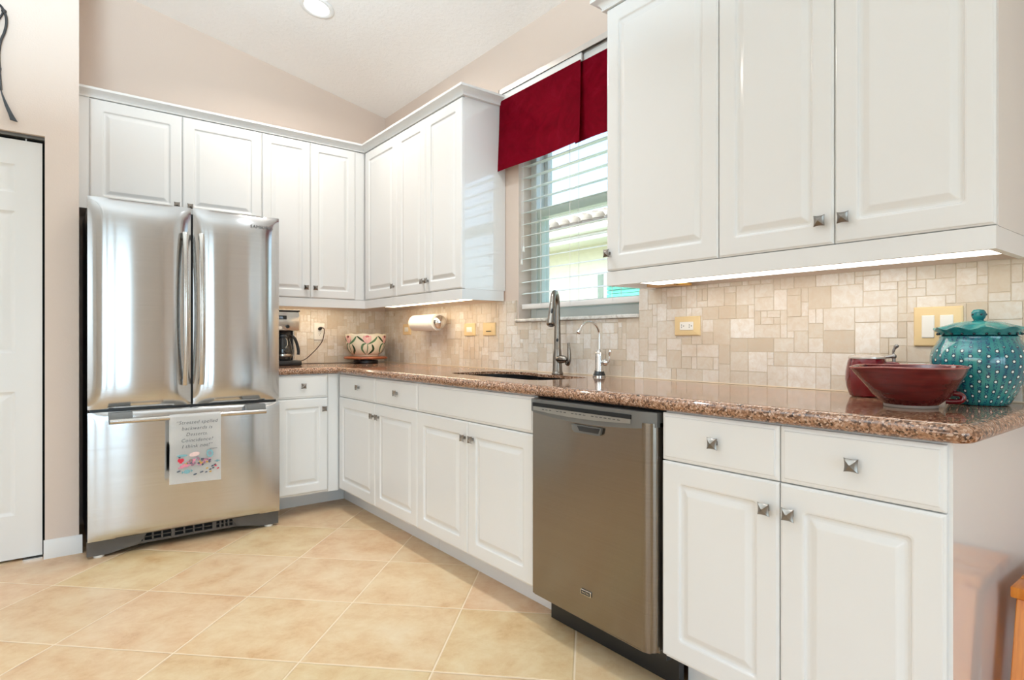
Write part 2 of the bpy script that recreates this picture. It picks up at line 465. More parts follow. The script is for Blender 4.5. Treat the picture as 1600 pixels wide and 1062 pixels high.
# baseboard wrapping the wall end beside the refrigerator
bm = new()
pf = [(LX, 0), (LX + .016, 0), (LX + .015, .05), (LX + .010, .072), (LX + .009, .082), (LX + .004, .092), (LX, .092)]
prism(bm, pf, 'y', -2.134, -1.976)
struct('baseboard_left', bm, white_trim)

# ------------------------------------------------------------------ closet door
def frame_xp(x0):    # faces +x: u = +y, v = z, w = +x
    return lambda u, v, w: (x0 + w, u, v)
def frame_ym(y0):    # faces -y: u = +x, v = z, w = -y
    return lambda u, v, w: (u, y0 - w, v)
def rrect(u0, u1, v0, v1, r, k=4):
    pts = []
    for cu, cv, a in ((u1 - r, v1 - r, 0), (u0 + r, v1 - r, PI / 2), (u0 + r, v0 + r, PI), (u1 - r, v0 + r, 1.5 * PI)):
        for i in range(k + 1):
            t = a + PI / 2 * i / k; pts.append((cu + r * math.cos(t), cv + r * math.sin(t)))
    return pts
def ring_panel(bm, fr, u0, u1, v0, v1, rings):
    """stack of inset rounded rectangles (inset, w, radius); first is the back, last is filled"""
    prev = None; first = None
    for ins, w, r in rings:
        cur = [bm.verts.new(fr(u, v, w)) for u, v in rrect(u0 + ins, u1 - ins, v0 + ins, v1 - ins, max(r, 1e-4))]
        if prev:
            n = len(cur)
            for k in range(n): j = (k + 1) % n; bm.faces.new((prev[k], prev[j], cur[j], cur[k]))
        else: first = cur
        prev = cur
    bm.faces.new(first[::-1]); bm.faces.new(prev)
    return bm
bm = new()
DF = .527
y0, y1, z0, z1 = -2.962, -2.139, .012, 2.088
mid = (y0 + y1) / 2
prof = [(0, -.035, .001), (0, -.002, .001), (.002, 0, .001)]
door = struct('door_1', B(DF - .035, DF - .008, y0, y1, z0, z1), white_trim)
bm = new()
# stiles and rails around six sunk, raised-field panels
cols = [(y0 + .105, mid - .06), (mid + .06, y1 - .105)]
rows = [(.228, .84), (1.03, 1.733), (1.825, 1.965)]
us = [y0, cols[0][0], cols[0][1], cols[1][0], cols[1][1], y1]; vs_ = [z0, rows[0][0], rows[0][1], rows[1][0], rows[1][1], rows[2][0], rows[2][1], z1]
for i in range(5):
    for j in range(7):
        if i in (1, 3) and j in (1, 3, 5): continue
        box(bm, DF - .008, DF, us[i], us[i + 1], vs_[j], vs_[j + 1])
bmesh.ops.remove_doubles(bm, verts=bm.verts, dist=1e-5)
obj('door_face', bm, white_trim, door, False)
for (a, b) in cols:
    for (c, d) in rows:
        bm = new(); ring_panel(bm, frame_xp(DF), a, b, c, d, [(0, -.009, .001), (.0, -.001, .001), (.006, -.004, .001), (.014, -.0075, .001), (.02, -.0075, .001), (.045, -.002, .001), (.05, -.002, .001)])
        obj('door_panel', bm, white_trim, door, False)
bm = B(.50, .542, -2.97, -2.129, 2.102, 2.1165); obj('track', bm, grey_plastic, door, False)
obj('pivot_pin', B(.509, .515, -2.206, -2.20, 2.085, 2.105), white_trim, door, False)
obj('pivot_bracket', B(.50, .556, -2.215, -2.1375, 0.0, .006), chrome, door, False)
struct('closet_shade', B(.447, .49, -2.98, -2.129, 0.001, 2.116), gap_shade)      # near-black slab painted as the shade inside the closet

# ------------------------------------------------------------------ cabinets
def knob(parent, fr, u, v, w):
    """square pyramid knob with pinched sides on a short stem"""
    bm = new(); s = .0165
    c8 = []
    def sq(half, pinch, ww, n=6):
        pts = []
        for cu, cv, du, dv, nu, nv in ((-1, -1, 2, 0, 0, 1), (1, -1, 0, 2, -1, 0), (1, 1, -2, 0, 0, -1), (-1, 1, 0, -2, 1, 0)):
            for k in range(n):
                t = k / n; q = pinch * 4 * t * (1 - t)
                pts.append((u + half * (cu + du * t + nu * q), v + half * (cv + dv * t + nv * q), ww))
        return pts
    prev = None
    for half, pin, ww in ((.006, 0, 0), (.0055, 0, .013), (.0158, .13, .0175), (.0165, .13, .0195), (.0155, .13, .021), (.009, .1, .0245), (.002, 0, .0285)):
        cur = [bm.verts.new(fr(a, b, w + c)) for a, b, c in sq(half, pin, ww)]
        if prev:
            n = len(cur)
            for k in range(n): j = (k + 1) % n; bm.faces.new((prev[k], prev[j], cur[j], cur[k]))
        else: bm.faces.new(cur[::-1])
        prev = cur
    bm.faces.new(prev)
    return obj('knob', bm, knob_metal, parent, True, 30)
DT = .021
def cab_door(parent, fr, u0, u1, v0, v1, kn=None, stile=.058):
    bm = new()
    ring_panel(bm, fr, u0, u1, v0, v1, [(0, 0, .002), (0, DT - .0055, .002), (.001, DT - .004, .002), (.0045, DT - .0022, .002), (.0055, DT - .0006, .002), (.008, DT, .002),
                                       (stile, DT, .010), (stile + .004, DT - .0012, .010), (stile + .0070, DT - .0058, .009), (stile + .010, DT - .0073, .008), (stile + .0145, DT - .0075, .007),
                                       (stile + .019, DT - .0066, .005), (stile + .034, DT - .0008, .003), (stile + .037, DT - .0002, .003)])
    d = obj('door', bm, white_paint, parent, True, 0)
    if kn: knob(d, fr, kn[0], kn[1], DT)
    return d
def drawer(parent, fr, u0, u1, v0, v1, kn=None, name='drawer_front'):
    bm = new()
    ring_panel(bm, fr, u0, u1, v0, v1, [(0, 0, .002), (0, DT - .007, .002), (.001, DT - .0055, .002), (.006, DT - .0035, .002), (.0105, DT - .0030, .002), (.012, DT - .0004, .002), (.014, DT, .002)])
    d = obj(name, bm, white_paint, parent, True, 0)
    if kn: knob(d, fr, kn[0], kn[1], DT)
    return d

FY = -.61; FB = .61          # carcass fronts of the base runs
ZD0, ZG, ZT, ZC = .1374, .7304, .879, .880
gy = .0015
fb = frame_ym(FY); fx = frame_xp(FB)
# base run under the window, between corner and sink
t = thing('base_cabinet', 'white base cabinet with two drawers over two doors, between corner and sink', 'cabinet', (1.15, -.3, 0))
obj('carcass', B(.612, 1.668, FY, -.004, .125, ZC), white_gloss, t)
obj('toe_kick', B(.40, 1.668, -.50, -.48, 0, .125), white_paint, t)
drawer(t, fb, .634, 1.1702 - gy, ZG + gy, ZT - .004, (.949, .809)); drawer(t, fb, 1.1702 + gy, 1.6694 - gy, ZG + gy, ZT - .004, (1.448, .809))
cab_door(t, fb, .634, 1.1702 - gy, ZD0, ZG - gy, (1.150, .656)); cab_door(t, fb, 1.1702 + gy, 1.6694 - gy, ZD0, ZG - gy, (1.222, .656))
t = thing('sink_cabinet', 'white sink base cabinet with one wide blank panel over two doors', 'cabinet', (2.13, -.3, 0))
bm = new()
for a in ((1.670, 1.690, FY, -.004, .125, ZC), (2.571, 2.591, FY, -.004, .125, ZC), (1.690, 2.571, FY, FY + .02, .125, ZC), (1.690, 2.571, FY + .02, -.004, .125, .145)): box(bm, *a)
obj('carcass', bm, white_gloss, t)
obj('toe_kick', B(1.670, 2.591, -.50, -.48, 0, .125), white_paint, t)
drawer(t, fb, 1.6694 + gy, 2.5932 - gy, ZG + gy, ZT - .004, None, 'false_front')
cab_door(t, fb, 1.6694 + gy, 2.1314 - gy, ZD0, ZG - gy, (2.111, .656)); cab_door(t, fb, 2.1314 + gy, 2.5932 - gy, ZD0, ZG - gy, (2.176, .656))
t = thing('base_cabinet', 'white base cabinet at the right end, two drawers over two doors, beside dishwasher', 'cabinet', (3.57, -.3, 0))
obj('carcass', B(3.206, 3.924, FY, -.004, .125, ZC), white_gloss, t)
obj('toe_kick', B(3.206, 3.924, -.50, -.48, 0, .125), white_paint, t)
obj('end_panel', B(3.925, 3.944, FY - .004, -.002, .0, ZC), white_gloss, t)
drawer(t, fb, 3.2045, 3.5755 - gy, ZG + gy, ZT - .004, (3.391, .806)); drawer(t, fb, 3.5755 + gy, 3.936, ZG + gy, ZT - .004, (3.757, .806))
cab_door(t, fb, 3.2045, 3.5755 - gy, ZD0, ZG - gy, (3.543, .657)); cab_door(t, fb, 3.5755 + gy, 3.936, ZD0, ZG - gy, (3.607, .657))
t = thing('base_cabinet', 'narrow white base cabinet with one drawer and one door beside the refrigerator', 'cabinet', (.3, -.83, 0))
obj('carcass', B(.004, FB, -1.026, -.614, .125, ZC), white_gloss, t)
obj('toe_kick', B(.375, .395, -1.026, -.50, 0, .125), white_paint, t)
obj('corner_filler', B(FB - .0, FB + .012, -.700, -.634, .125, ZC - .002), white_paint, t)
drawer(t, fx, -1.026, -.7035, ZG + gy, ZT - .004, (-.862, .810)); cab_door(t, fx, -1.026, -.7035, ZD0, ZG - gy, (-.732, .660), .052)

# upper cabinets
UF = .286
uy = frame_ym(-UF); ux = frame_xp(UF - .006)
UZ0, UZ1 = 1.3819, 2.4447
t = thing('wall_cabinet', 'white two-door wall cabinet above the refrigerator', 'cabinet', (.15, -1.47, 1.84))
obj('carcass', B(.003, UF - .006, -1.972, -1.0175, 1.845, UZ1 + .02), white_gloss, t)
obj('side_filler', B(.003, UF + .008, -1.987, -1.935, 1.83, UZ1 + .02), white_paint, t)
cab_door(t, ux, -1.9336, -1.4761 - gy, 1.845, UZ1, (-1.508, 1.905)); cab_door(t, ux, -1.4761 + gy, -1.0165 - gy, 1.845, UZ1, (-1.437, 1.905))
t = thing('wall_cabinet', 'white two-door wall cabinet right of the refrigerator, above coffee maker', 'cabinet', (.15, -.7, 1.38))
obj('carcass', B(.003, UF - .006, -1.016, -.289, UZ0, UZ1 + .02), white_gloss, t)
cab_door(t, ux, -1.0165 + gy, -.6997 - gy, UZ0 + .002, UZ1, (-.733, 1.453), .05); cab_door(t, ux, -.6997 + gy, -.3772, UZ0 + .002, UZ1, (-.671, 1.452), .05)
obj('corner_filler', B(UF - .006, UF + .008, -.3755, -.3095, UZ0 + .002, UZ1), white_paint, t)
t = thing('wall_cabinet', 'white single-door wall cabinet on the window wall next to the corner', 'cabinet', (.55, -.15, 1.38))
obj('carcass', B(.003, .8005, -UF, -.003, UZ0, UZ1 + .02), white_gloss, t)
cab_door(t, uy, .309, .8019 - gy, UZ0 + .002, UZ1, (.766, 1.451))
t = thing('wall_cabinet', 'white two-door wall cabinet left of the window under red valance', 'cabinet', (1.2, -.15, 1.38))
obj('carcass', B(.8015, 1.5835, -UF, -.003, UZ0, UZ1 + .02), white_gloss, t)
cab_door(t, uy, .8019 + gy, 1.1800 - gy, UZ0 + .002, UZ1, (1.160, 1.453)); cab_door(t, uy, 1.1800 + gy, 1.5830, UZ0 + .002, UZ1, (1.216, 1.453))
RZ0 = 1.3745
t = thing('wall_cabinet', 'large white single-door wall cabinet right of the window', 'cabinet', (2.93, -.15, 1.37))
obj('carcass', B(2.671, 3.1865, -UF, -.003, RZ0, UZ1 + .02), white_gloss, t)
cab_door(t, uy, 2.671, 3.187 - gy, RZ0 + .002, UZ1, (2.687, 1.448))
t = thing('wall_cabinet', 'large white two-door wall cabinet at the right end above red bowl', 'cabinet', (3.56, -.15, 1.37))
obj('carcass', B(3.1875, 3.944, -UF, -.003, RZ0, UZ1 + .02), white_gloss, t)
cab_door(t, uy, 3.187 + gy, 3.568 - gy, RZ0 + .002, UZ1, (3.534, 1.446)); cab_door(t, uy, 3.568 + gy, 3.9437, RZ0 + .002, UZ1, (3.600, 1.446))

# crown mouldings: a stepped cornice swept around the cabinet tops
CP = [(0, 2.449), (.021, 2.449), (.023, 2.4545), (.020, 2.457), (.026, 2.468), (.038, 2.477), (.049, 2.4815), (.056, 2.484), (.056, 2.497), (0, 2.497)]
def corn(path_fn, prof):
    """path_fn(d) gives the plan polyline at projection d"""
    bm = new(); rings = [[bm.verts.new((x, y, z)) for x, y in path_fn(d)] for d, z in prof]
    n = len(rings)
    for i in range(n):
        A, Bq = rings[i], rings[(i + 1) % n]
        for k in range(len(A) - 1): bm.faces.new((A[k], A[k + 1], Bq[k + 1], Bq[k]))
    bm.faces.new([r[0] for r in rings][::-1]); bm.faces.new([r[-1] for r in rings])
    return bm
c0 = .290
bm = corn(lambda d: [(c0 + d - .008, -1.988), (c0 + d - .008, -c0 - d), (1.5845 + d - .0, -c0 - d), (1.5845 + d, -.003)], CP)
single('crown_moulding', bm, white_paint, 'white crown moulding running round the corner over the left wall cabinets', 'moulding', (.3, -.3, 2.449))
bm = corn(lambda d: [(2.670 - d, -.003), (2.670 - d, -c0 - d), (3.945 + d, -c0 - d), (3.945 + d, -.003)], CP)
single('crown_moulding', bm, white_paint, 'white crown moulding on top of the wall cabinets right of window', 'moulding', (3.3, -.3, 2.449))
# light rails below the cabinets
def rail(x0, x1, y0, y1, z0, z1): return (x0, x1, y0, y1, z0, z1)
bm = new(); ZV = 1.3225
for a in ((.278, .297, -1.026, -.286, ZV, UZ0 - .001), (.278, 1.5845, -.3045, -.286, ZV, UZ0 - .001), (1.566, 1.5845, -.286, -.014, ZV, UZ0 - .001)): box(bm, *a)
single('light_rail', bm, white_paint, 'white light rail under the left wall cabinets, turning the corner', 'moulding', (.9, -.3, ZV))
bm = new(); ZV2 = 1.3176
for a in ((2.671, 3.944, -.3045, -.286, ZV2, RZ0 - .001), (2.671, 2.689, -.286, -.014, ZV2, RZ0 - .001), (3.926, 3.944, -.286, -.014, ZV2, RZ0 - .001)): box(bm, *a)
single('light_rail', bm, white_paint, 'white light rail under the wall cabinets right of the window', 'moulding', (3.3, -.3, ZV2))
# under-cabinet strip lights
def strip(label, x0, x1, y0, y1, z1, drop=.045, glow=None):
    t = thing('under_cabinet_light', label, 'light', ((x0 + x1) / 2, (y0 + y1) / 2, z1 - drop))
    obj('housing', B(x0, x1, y0, y1, z1 - drop + .008, z1 - .0005, .002), white_plastic, t)
    obj('diffuser', B(x0 + .005, x1 - .005, y0 + .005, y1 - .005, z1 - drop, z1 - drop + .008), glow or warm_glow, t, label='glowing strip')
strip('long glowing strip light under the wall cabinets right of the window', 2.80, 3.922, -.280, -.136, RZ0, .0532, glow=bright_glow)
strip('glowing strip light under the wall cabinets left of the window', .50, 1.50, -.280, -.172, UZ0, .0545)
strip('strip light hidden under the wall cabinet above the coffee maker', .170, .268, -1.00, -.42, UZ0)
t = thing('hinge_catch', 'small brass disc under the left end of the right light rail', 'fitting', (2.86, -.035, 1.319))
bm = new(); lathe(bm, [(0, 0), (.030, 0), (.034, .004), (.034, .009), (.030, .012), (0, .012)], 32, (2.86, -.052, 1.3195)); obj('disc', bm, brass, t)
bm = new(); lathe(bm, [(.008, 0), (.008, .043)], 16, (2.86, -.052, 1.3315)); obj('stem', bm, brass, t)
obj('cleat', B(2.69, 2.83, -.075, -.016, 1.3235, 1.338), raw_wood, t)

# ------------------------------------------------------------------ backsplash
def mosaic(u0, u1, v0, v1, fr, blocked, seed):
    """random ashlar of tumbled stones on a module grid; blocked(u, v) marks cells to leave out"""
    R = random.Random(seed); q = .0253
    nu, nv = int(math.ceil((u1 - u0) / q)), int(math.ceil((v1 - v0) / q))
    used = [[False] * nv for _ in range(nu)]
    bm = new()
    sizes = [(4, 3), (3, 4), (3, 3), (4, 2), (3, 2), (2, 3), (2, 2), (2, 1), (1, 2), (1, 1)]; wts = [3, 2, 6, 3, 8, 7, 9, 4, 4, 3]
    for j in range(nv):
        for i in range(nu):
            if used[i][j]: continue
            for (a, b) in sorted(sizes, key=lambda s_: R.random() ** (1 / wts[sizes.index(s_)]), reverse=True) + [(1, 1)]:
                if i + a <= nu and j + b <= nv and not any(used[i + p][j + r] for p in range(a) for r in range(b)): break
            for p in range(a):
                for r in range(b): used[i + p][j + r] = True
            g = .0006; c0_, c1_ = u0 + i * q + g, min(u0 + (i + a) * q, u1) - g; d0, d1 = v0 + j * q + g, min(v0 + (j + b) * q, v1) - g
            rects = [(c0_, c1_, d0, d1)]
            for (ba, bb, bc, bd) in blocked:
                nxt = []
                for (a0, a1, e0, e1) in rects:
                    if a1 <= ba or a0 >= bb or e1 <= bc or e0 >= bd: nxt.append((a0, a1, e0, e1)); continue
                    if a0 < ba: nxt.append((a0, ba, e0, e1))
                    if a1 > bb: nxt.append((bb, a1, e0, e1))
                    m0, m1 = max(a0, ba), min(a1, bb)
                    if e0 < bc: nxt.append((m0, m1, e0, bc))
                    if e1 > bd: nxt.append((m0, m1, bd, e1))
                rects = nxt
            w = .010 + R.random() * .0016
            for (a0, a1, e0, e1) in rects:
                if a1 - a0 < .003 or e1 - e0 < .003: continue
                k = .0011
                lo = [bm.verts.new(fr(u, v, .007)) for u, v in ((a0, e0), (a1, e0), (a1, e1), (a0, e1))]
                hi = [bm.verts.new(fr(u, v, w)) for u, v in ((a0 + k, e0 + k), (a1 - k, e0 + k), (a1 - k, e1 - k), (a0 + k, e1 - k))]
                bm.faces.new(hi)
                for s_ in range(4): bm.faces.new((lo[s_], lo[(s_ + 1) % 4], hi[(s_ + 1) % 4], hi[s_]))
    return bm
ZB = .925
t = thing('tile_backsplash', 'beige travertine mosaic backsplash along the window wall', 'backsplash', (2, -.006, ZB))
bm = mosaic(.0125, 3.944, ZB, 1.3215, frame_ym(-.0005), [(WX0 - .012, WX1 + .004, 1.196, 1.4)], 3)
obj('tiles', bm, travertine, t, True, 0)
bm = new()
for a in ((.0125, 3.944, -.0092, -.0005, ZB, 1.195), (.0125, WX0 - .013, -.0092, -.0005, 1.195, 1.3215), (WX1 + .004, 3.944, -.0092, -.0005, 1.195, 1.3215)): box(bm, *a)
obj('grout', bm, grout_mat, t)
obj('caulk_line', B(.0125, 3.944, -.0135, -.0005, .9235, .9275), plain('pale_caulk', srgb(236, 218, 192), .5, 0, .01), t)
t = thing('tile_backsplash', 'beige travertine mosaic backsplash behind the coffee maker', 'backsplash', (.006, -.5, ZB))
bm = mosaic(-1.03, -.0005, ZB, 1.3215, frame_xp(.0005), [], 5)
obj('tiles', bm, travertine, t, True, 0)
obj('grout', B(.0005, .0092, -1.03, -.0005, ZB, 1.3215), grout_mat, t)

# ------------------------------------------------------------------ countertop and sink
X1 = 3.992; CF = .652
def l_outline(d, r0=.05):
    pts = [(.002, -.002), (X1 - d, -.002)]
    cx_, cy_ = X1 - .055, -CF + .055; r = .055 - d
    for k in range(9):
        a = -PI / 2 * k / 8; pts.append((cx_ + r * math.cos(a), cy_ + r * math.sin(a)))
    pts += [(CF - d, -CF + d), (CF - d, -1.028), (.002, -1.028)]
    return pts
prof = []
T0, T1 = .8805, .923; rr = (T1 - T0) / 2
for k in range(9):
    a = PI / 2 - PI * k / 8
    prof.append((.026 * (1 - math.cos(a)), (T0 + T1) / 2 + rr * math.sin(a)))
TS = .909
prof = [(.034, T1)] + prof + [(.034, T0), (.052, T0), (.052, TS)]
SX0, SX1, SY0, SY1 = 1.695, 2.425, -.470, -.150
def sink_outline(grow=0., k=6):
    """D-shaped cut-out: straight front, bowed deeper behind the left bowl, notch for the tap"""
    x0, x1, y0_, y1_ = SX0 - grow, SX1 + grow, SY0 - grow, SY1 + grow
    pts = []
    def arc(cx_, cy_, r, a0, a1):
        for i in range(k + 1):
            a = a0 + (a1 - a0) * i / k; pts.append((cx_ + r * math.cos(a), cy_ + r * math.sin(a)))
    arc(x0 + .07, y0_ + .07, .07, PI, 1.5 * PI); arc(x1 - .07, y0_ + .07, .07, 1.5 * PI, 2 * PI); arc(x1 - .05, y1_ - .05, .05, 0, PI / 2)
    pts.append((2.05, y1_)); pts.append((2.01, y1_ + .03))
    for i in range(1, 7):
        a = PI / 2 * i / 6; pts.append((2.00 - (2.00 - x0) * (1 - math.cos(a)) if False else 1.97 - (1.97 - x0) * math.sin(a), y1_ + .055 - .125 * (1 - math.cos(a))))
    return pts
bm = new(); prev = None
for d, z in prof:
    cur = [bm.verts.new((x, y, z)) for x, y in l_outline(d)]
    if prev:
        n = len(cur)
        for k in range(n): j = (k + 1) % n; bm.faces.new((prev[k], prev[j], cur[j], cur[k]))
    else: top = cur
    prev = cur
bot = prev
ht = [bm.verts.new((x, y, T1)) for x, y in sink_outline()]; hb = [bm.verts.new((x, y, TS)) for x, y in sink_outline()]
n = len(ht)
for k in range(n): j = (k + 1) % n; bm.faces.new((ht[k], hb[k], hb[j], ht[j]))
for outer, inner in ((top, ht), (bot, hb)):
    es = []
    for lp in (outer, inner):
        for k in range(len(lp)):
            e = bm.edges.get((lp[k], lp[(k + 1) % len(lp)])) or bm.edges.new((lp[k], lp[(k + 1) % len(lp)])); es.append(e)
    bmesh.ops.triangle_fill(bm, use_beauty=True, use_dissolve=False, edges=es)
single('countertop', bm, granite, 'speckled brown granite countertop with rounded edge, bending round the corner', 'countertop', (2, -.33, T0), angle=28)
bm = new(); so = sink_outline(.004); cen = Vector((2.03, -.31))
rings = []
for z, sc in ((.9082, 1.03), (.9082, 1.0), (.73, .97), (.70, .93), (.692, .2)):
    rings.append([bm.verts.new((cen.x + (x - cen.x) * sc, cen.y + (y - cen.y) * sc, z)) for x, y in so])
for A, Bq in zip(rings, rings[1:]):
    for k in range(len(A)): j = (k + 1) % len(A); bm.faces.new((A[k], A[j], Bq[j], Bq[k]))
bm.faces.new(rings[-1])
bmesh.ops.solidify(bm, geom=bm.faces[:], thickness=.002)
t = thing('undermount_sink', 'black undermount sink set into the granite countertop', 'sink', (2.04, -.31, .68))
obj('basin', bm, dark_sink, t)
bm = new(); lathe(bm, [(0, .001), (.04, .001), (.043, .003), (.038, .005), (0, .004)], 24, (cen.x, cen.y, .6925)); obj('drain', bm, chrome, t)

# ------------------------------------------------------------------ taps
fxp, fyp = 2.131, -.088
ZK = T1 + .0005
t = thing('kitchen_faucet', 'tall brushed nickel pull-down faucet behind the sink', 'faucet', (fxp, fyp, ZK))
bm = new(); lathe(bm, [(.0275, 0), (.0295, .002), (.0295, .006), (.027, .010), (.0245, .02), (.022, .09), (.019, .125), (.0185, .128), (.0178, .13), (.0165, .2), (.0145, .27), (.0128, .33)], 32)
obj('body', bm, nickel, t, False)
dv = Vector((math.cos(math.radians(-53)), math.sin(math.radians(-53)), 0))
def along(s_, z): return dv * s_ + Vector((0, 0, z))
R_ = .062; pts = [along(0, .325)]
for k in range(13):
    a = PI - PI * k / 12 * .93; pts.append(along(R_ + R_ * math.cos(a), .345 + R_ * math.sin(a)))
pts.append(pts[-1] + (pts[-1] - pts[-2]).normalized() * .01)
bm = new(); tube(bm, pts, [.0128] * len(pts), 20); obj('spout', bm, nickel, t, False)
p0 = pts[-1]; dd = (pts[-1] - pts[-2]).normalized()
bm = new(); hp = [p0 + dd * s_ for s_ in (0, .002, .004, .03, .085, .108, .112)]
tube(bm, hp, [.0135, .0145, .0145, .0155, .0195, .0225, .020], 24); h = obj('spray_head', bm, nickel, t, False)
# dark oval button facing the room
side = (Vector((.74, -.67, 0)) - dd * dd.dot(Vector((.74, -.67, 0)))).normalized()
bm = new(); ell(bm, (0, 0, 0), (.0065, .0028, .0145), 16, 10)
qm = Matrix((dd.cross(side), side, dd)).transposed().to_4x4()
bmesh.ops.transform(bm, matrix=Matrix.Translation(p0 + dd * .046 + side * .0160) @ qm, verts=bm.verts); obj('button', bm, black_plastic, h, False, label='black button')
bm = new(); tube(bm, [p0 + dd * .1115, p0 + dd * .118], .012, 16); obj('nozzle', bm, black_plastic, h, False)
bm = new(); ell(bm, (0, 0, 0), (.0055, .0028, .009), 14, 8)
bmesh.ops.transform(bm, matrix=Matrix.Translation((.0120, -.0118, .172)) @ Matrix.Rotation(math.radians(45), 4, 'Z'), verts=bm.verts); obj('sensor', bm, black_plastic, t, False, label='small black sensor eye')
bm = new(); ell(bm, (.034, -.004, .076), (.043, .0205, .0205), 24, 14); obj('valve_body', bm, nickel, t, False)
lp = smooth_path([(.066, -.004, .058), (.082, -.004, .052), (.090, -.004, .072), (.090, -.004, .105), (.088, -.004, .135), (.086, -.004, .158)], 6)
bm = new(); tube(bm, lp, [.006 + .0035 * math.sin(PI * i / (len(lp) - 1)) for i in range(len(lp))], 14); obj('lever', bm, nickel, t, False)

t = thing('filter_faucet', 'small chrome gooseneck drinking water tap right of the main faucet', 'faucet', (2.403, -.070, ZK))
bm = new(); lathe(bm, [(.0, 0), (.029, 0), (.030, .003), (.028, .01), (.022, .026), (.0205, .028)], 32); obj('base', bm, black_plastic, t, False, label='dark flared base')
bm = new(); lathe(bm, [(.0300, .0), (.0312, .001), (.0312, .005), (.0300, .006)], 32); obj('base_ring', bm, chrome, t, False)
bm = new(); lathe(bm, [(.0225, .026), (.0225, .031), (.0198, .033), (.0190, .095), (.0192, .108), (.0155, .120), (.009, .127), (.0065, .13)], 32); obj('body', bm, chrome, t, False)
pts = [(0, 0, .125), (0, 0, .2)]
for k in range(1, 15):
    a = PI * k / 14 * .86; pts.append((0, -.064 + .064 * math.cos(a), .2 + .055 * math.sin(a)))
bm = new(); tube(bm, pts, .0055, 14); sp = obj('spout', bm, chrome, t, False)
e0, e1 = Vector(pts[-2]), Vector(pts[-1]); dd = (e1 - e0).normalized()
bm = new(); tube(bm, [e1, e1 + dd * .004, e1 + dd * .024], [.006, .0075, .0095], 16); obj('nozzle', bm, chrome, sp, False)
bm = new(); tube(bm, [(.015, 0, .068), (.030, 0, .068)], .010, 16); ell(bm, (.038, 0, .068), (.0165, .0165, .0165), 20, 12); obj('valve_knob', bm, chrome, t, False)
lp = smooth_path([(.050, 0, .066), (.062, 0, .074), (.066, 0, .095), (.067, 0, .115), (.070, 0, .128)], 6)
bm = new(); tube(bm, lp, [.004] * 14 + [.0045 + .004 * math.sin(PI * i / 10) for i in range(len(lp) - 14)], 12); obj('lever', bm, chrome, t, False)

# ------------------------------------------------------------------ refrigerator
t = thing('refrigerator', 'stainless french-door refrigerator with bottom freezer drawer', 'refrigerator', (.4, -1.5, 0))
RL, RR = -1.962, -1.040
obj('cabinet_body', B(.03, .672, RL + .006, RR - .006, .045, 1.792, .006), fridge_side, t)
def pillow(u0, u1, v0, v1, xf, xb, bul, n=28, m_=36, pu=5, pv=14):
    bm = new(); g = []
    for i in range(n + 1):
        s_ = -1 + 2 * i / n; s_ = math.copysign(abs(s_) ** .6, s_); row = []
        for j in range(m_ + 1):
            q = -1 + 2 * j / m_; q = math.copysign(abs(q) ** .45, q)
            f = (1 - abs(s_) ** pu) * .75 + .25 * (1 - s_ * s_); f *= (1 - abs(q) ** pv)
            row.append(bm.verts.new((xf + bul * f, u0 + (u1 - u0) * (s_ + 1) / 2, v0 + (v1 - v0) * (q + 1) / 2)))
        g.append(row)
    for i in range(n):
        for j in range(m_): bm.faces.new((g[i][j], g[i + 1][j], g[i + 1][j + 1], g[i][j + 1]))
    border = [g[i][0] for i in range(n + 1)] + [g[n][j] for j in range(1, m_ + 1)] + [g[i][m_] for i in range(n - 1, -1, -1)] + [g[0][j] for j in range(m_ - 1, 0, -1)]
    bk = [bm.verts.new((xb, q.co.y, q.co.z)) for q in border]; k_ = len(border)
    for k in range(k_): j = (k + 1) % k_; bm.faces.new((border[k], bk[k], bk[j], border[j]))
    bm.faces.new(bk); return bm
XF = .738
def bow_handle(parent, y, z0, z1, x0):
    pts = []; n = 28
    for k in range(n + 1):
        s_ = k / n; pts.append((x0 + .014 + .044 * math.sin(PI * s_) ** .7, y, z0 + (z1 - z0) * s_))
    bm = new(); sec = [(-.010, -.012), (.010, -.012), (.014, -.007), (.014, .007), (.010, .012), (-.010, .012)]
    tube(bm, pts, 1.0, sec=sec, up=(1, 0, 0)); h = obj('handle', bm, handle_steel, parent, True, 50)
    for zz in (z0 + .012, z1 - .012):
        obj('handle_mount', B(x0 - .012, x0 + .014, y - .011, y + .011, zz - .016, zz + .016, .003), grey_plastic, h)
dl = obj('left_door', pillow(RL, -1.5045, .7475, 1.812, XF, .678, .030), steel, t, True, 60)
bow_handle(dl, -1.538, .858, 1.668, XF + .022)
dr = obj('right_door', pillow(-1.4935, RR, .7475, 1.812, XF, .678, .030), steel, t, True, 60)
bow_handle(dr, -1.460, .858, 1.668, XF + .022)
bm = text_bm('SAMSUNG', .026, lambda u, v, w: (XF + .0272 + w - .10 * max(0, u), -1.142 + u, 1.737 + v), .0012, space=1.1)
obj('lettering', bm, logo_ink, dr, True, 0, label='raised maker lettering')
fz = obj('freezer_drawer', pillow(RL, RR, .092, .7335, XF + .012, .678, .014, 36, 28, 8, 24), steel, t, True, 60)
hz, hy0, hy1 = .692, -1.876, -1.137
bm = new(); tube(bm, [(.828, hy0, hz), (.828, hy1, hz)], .0125, 18); hd = obj('handle', bm, handle_steel, fz)
for a, b in ((hy0 - .002, hy0 + .098), (hy1 - .098, hy1 + .002)):
    bm = new(); prism(bm, [(XF + .0245, .7325), (XF + .066, .7325), (.8185, hz + .012), (.8185, hz - .010), (.815, hz - .0145), (XF + .060, hz - .0145), (XF + .0265, hz + .010)], 'y', a, b)
    obj('handle_bracket', bm, grey_plastic, hd)
obj('gasket_strip', B(.66, .715, RL + .01, RR - .01, .734, .747), black_plastic, t)
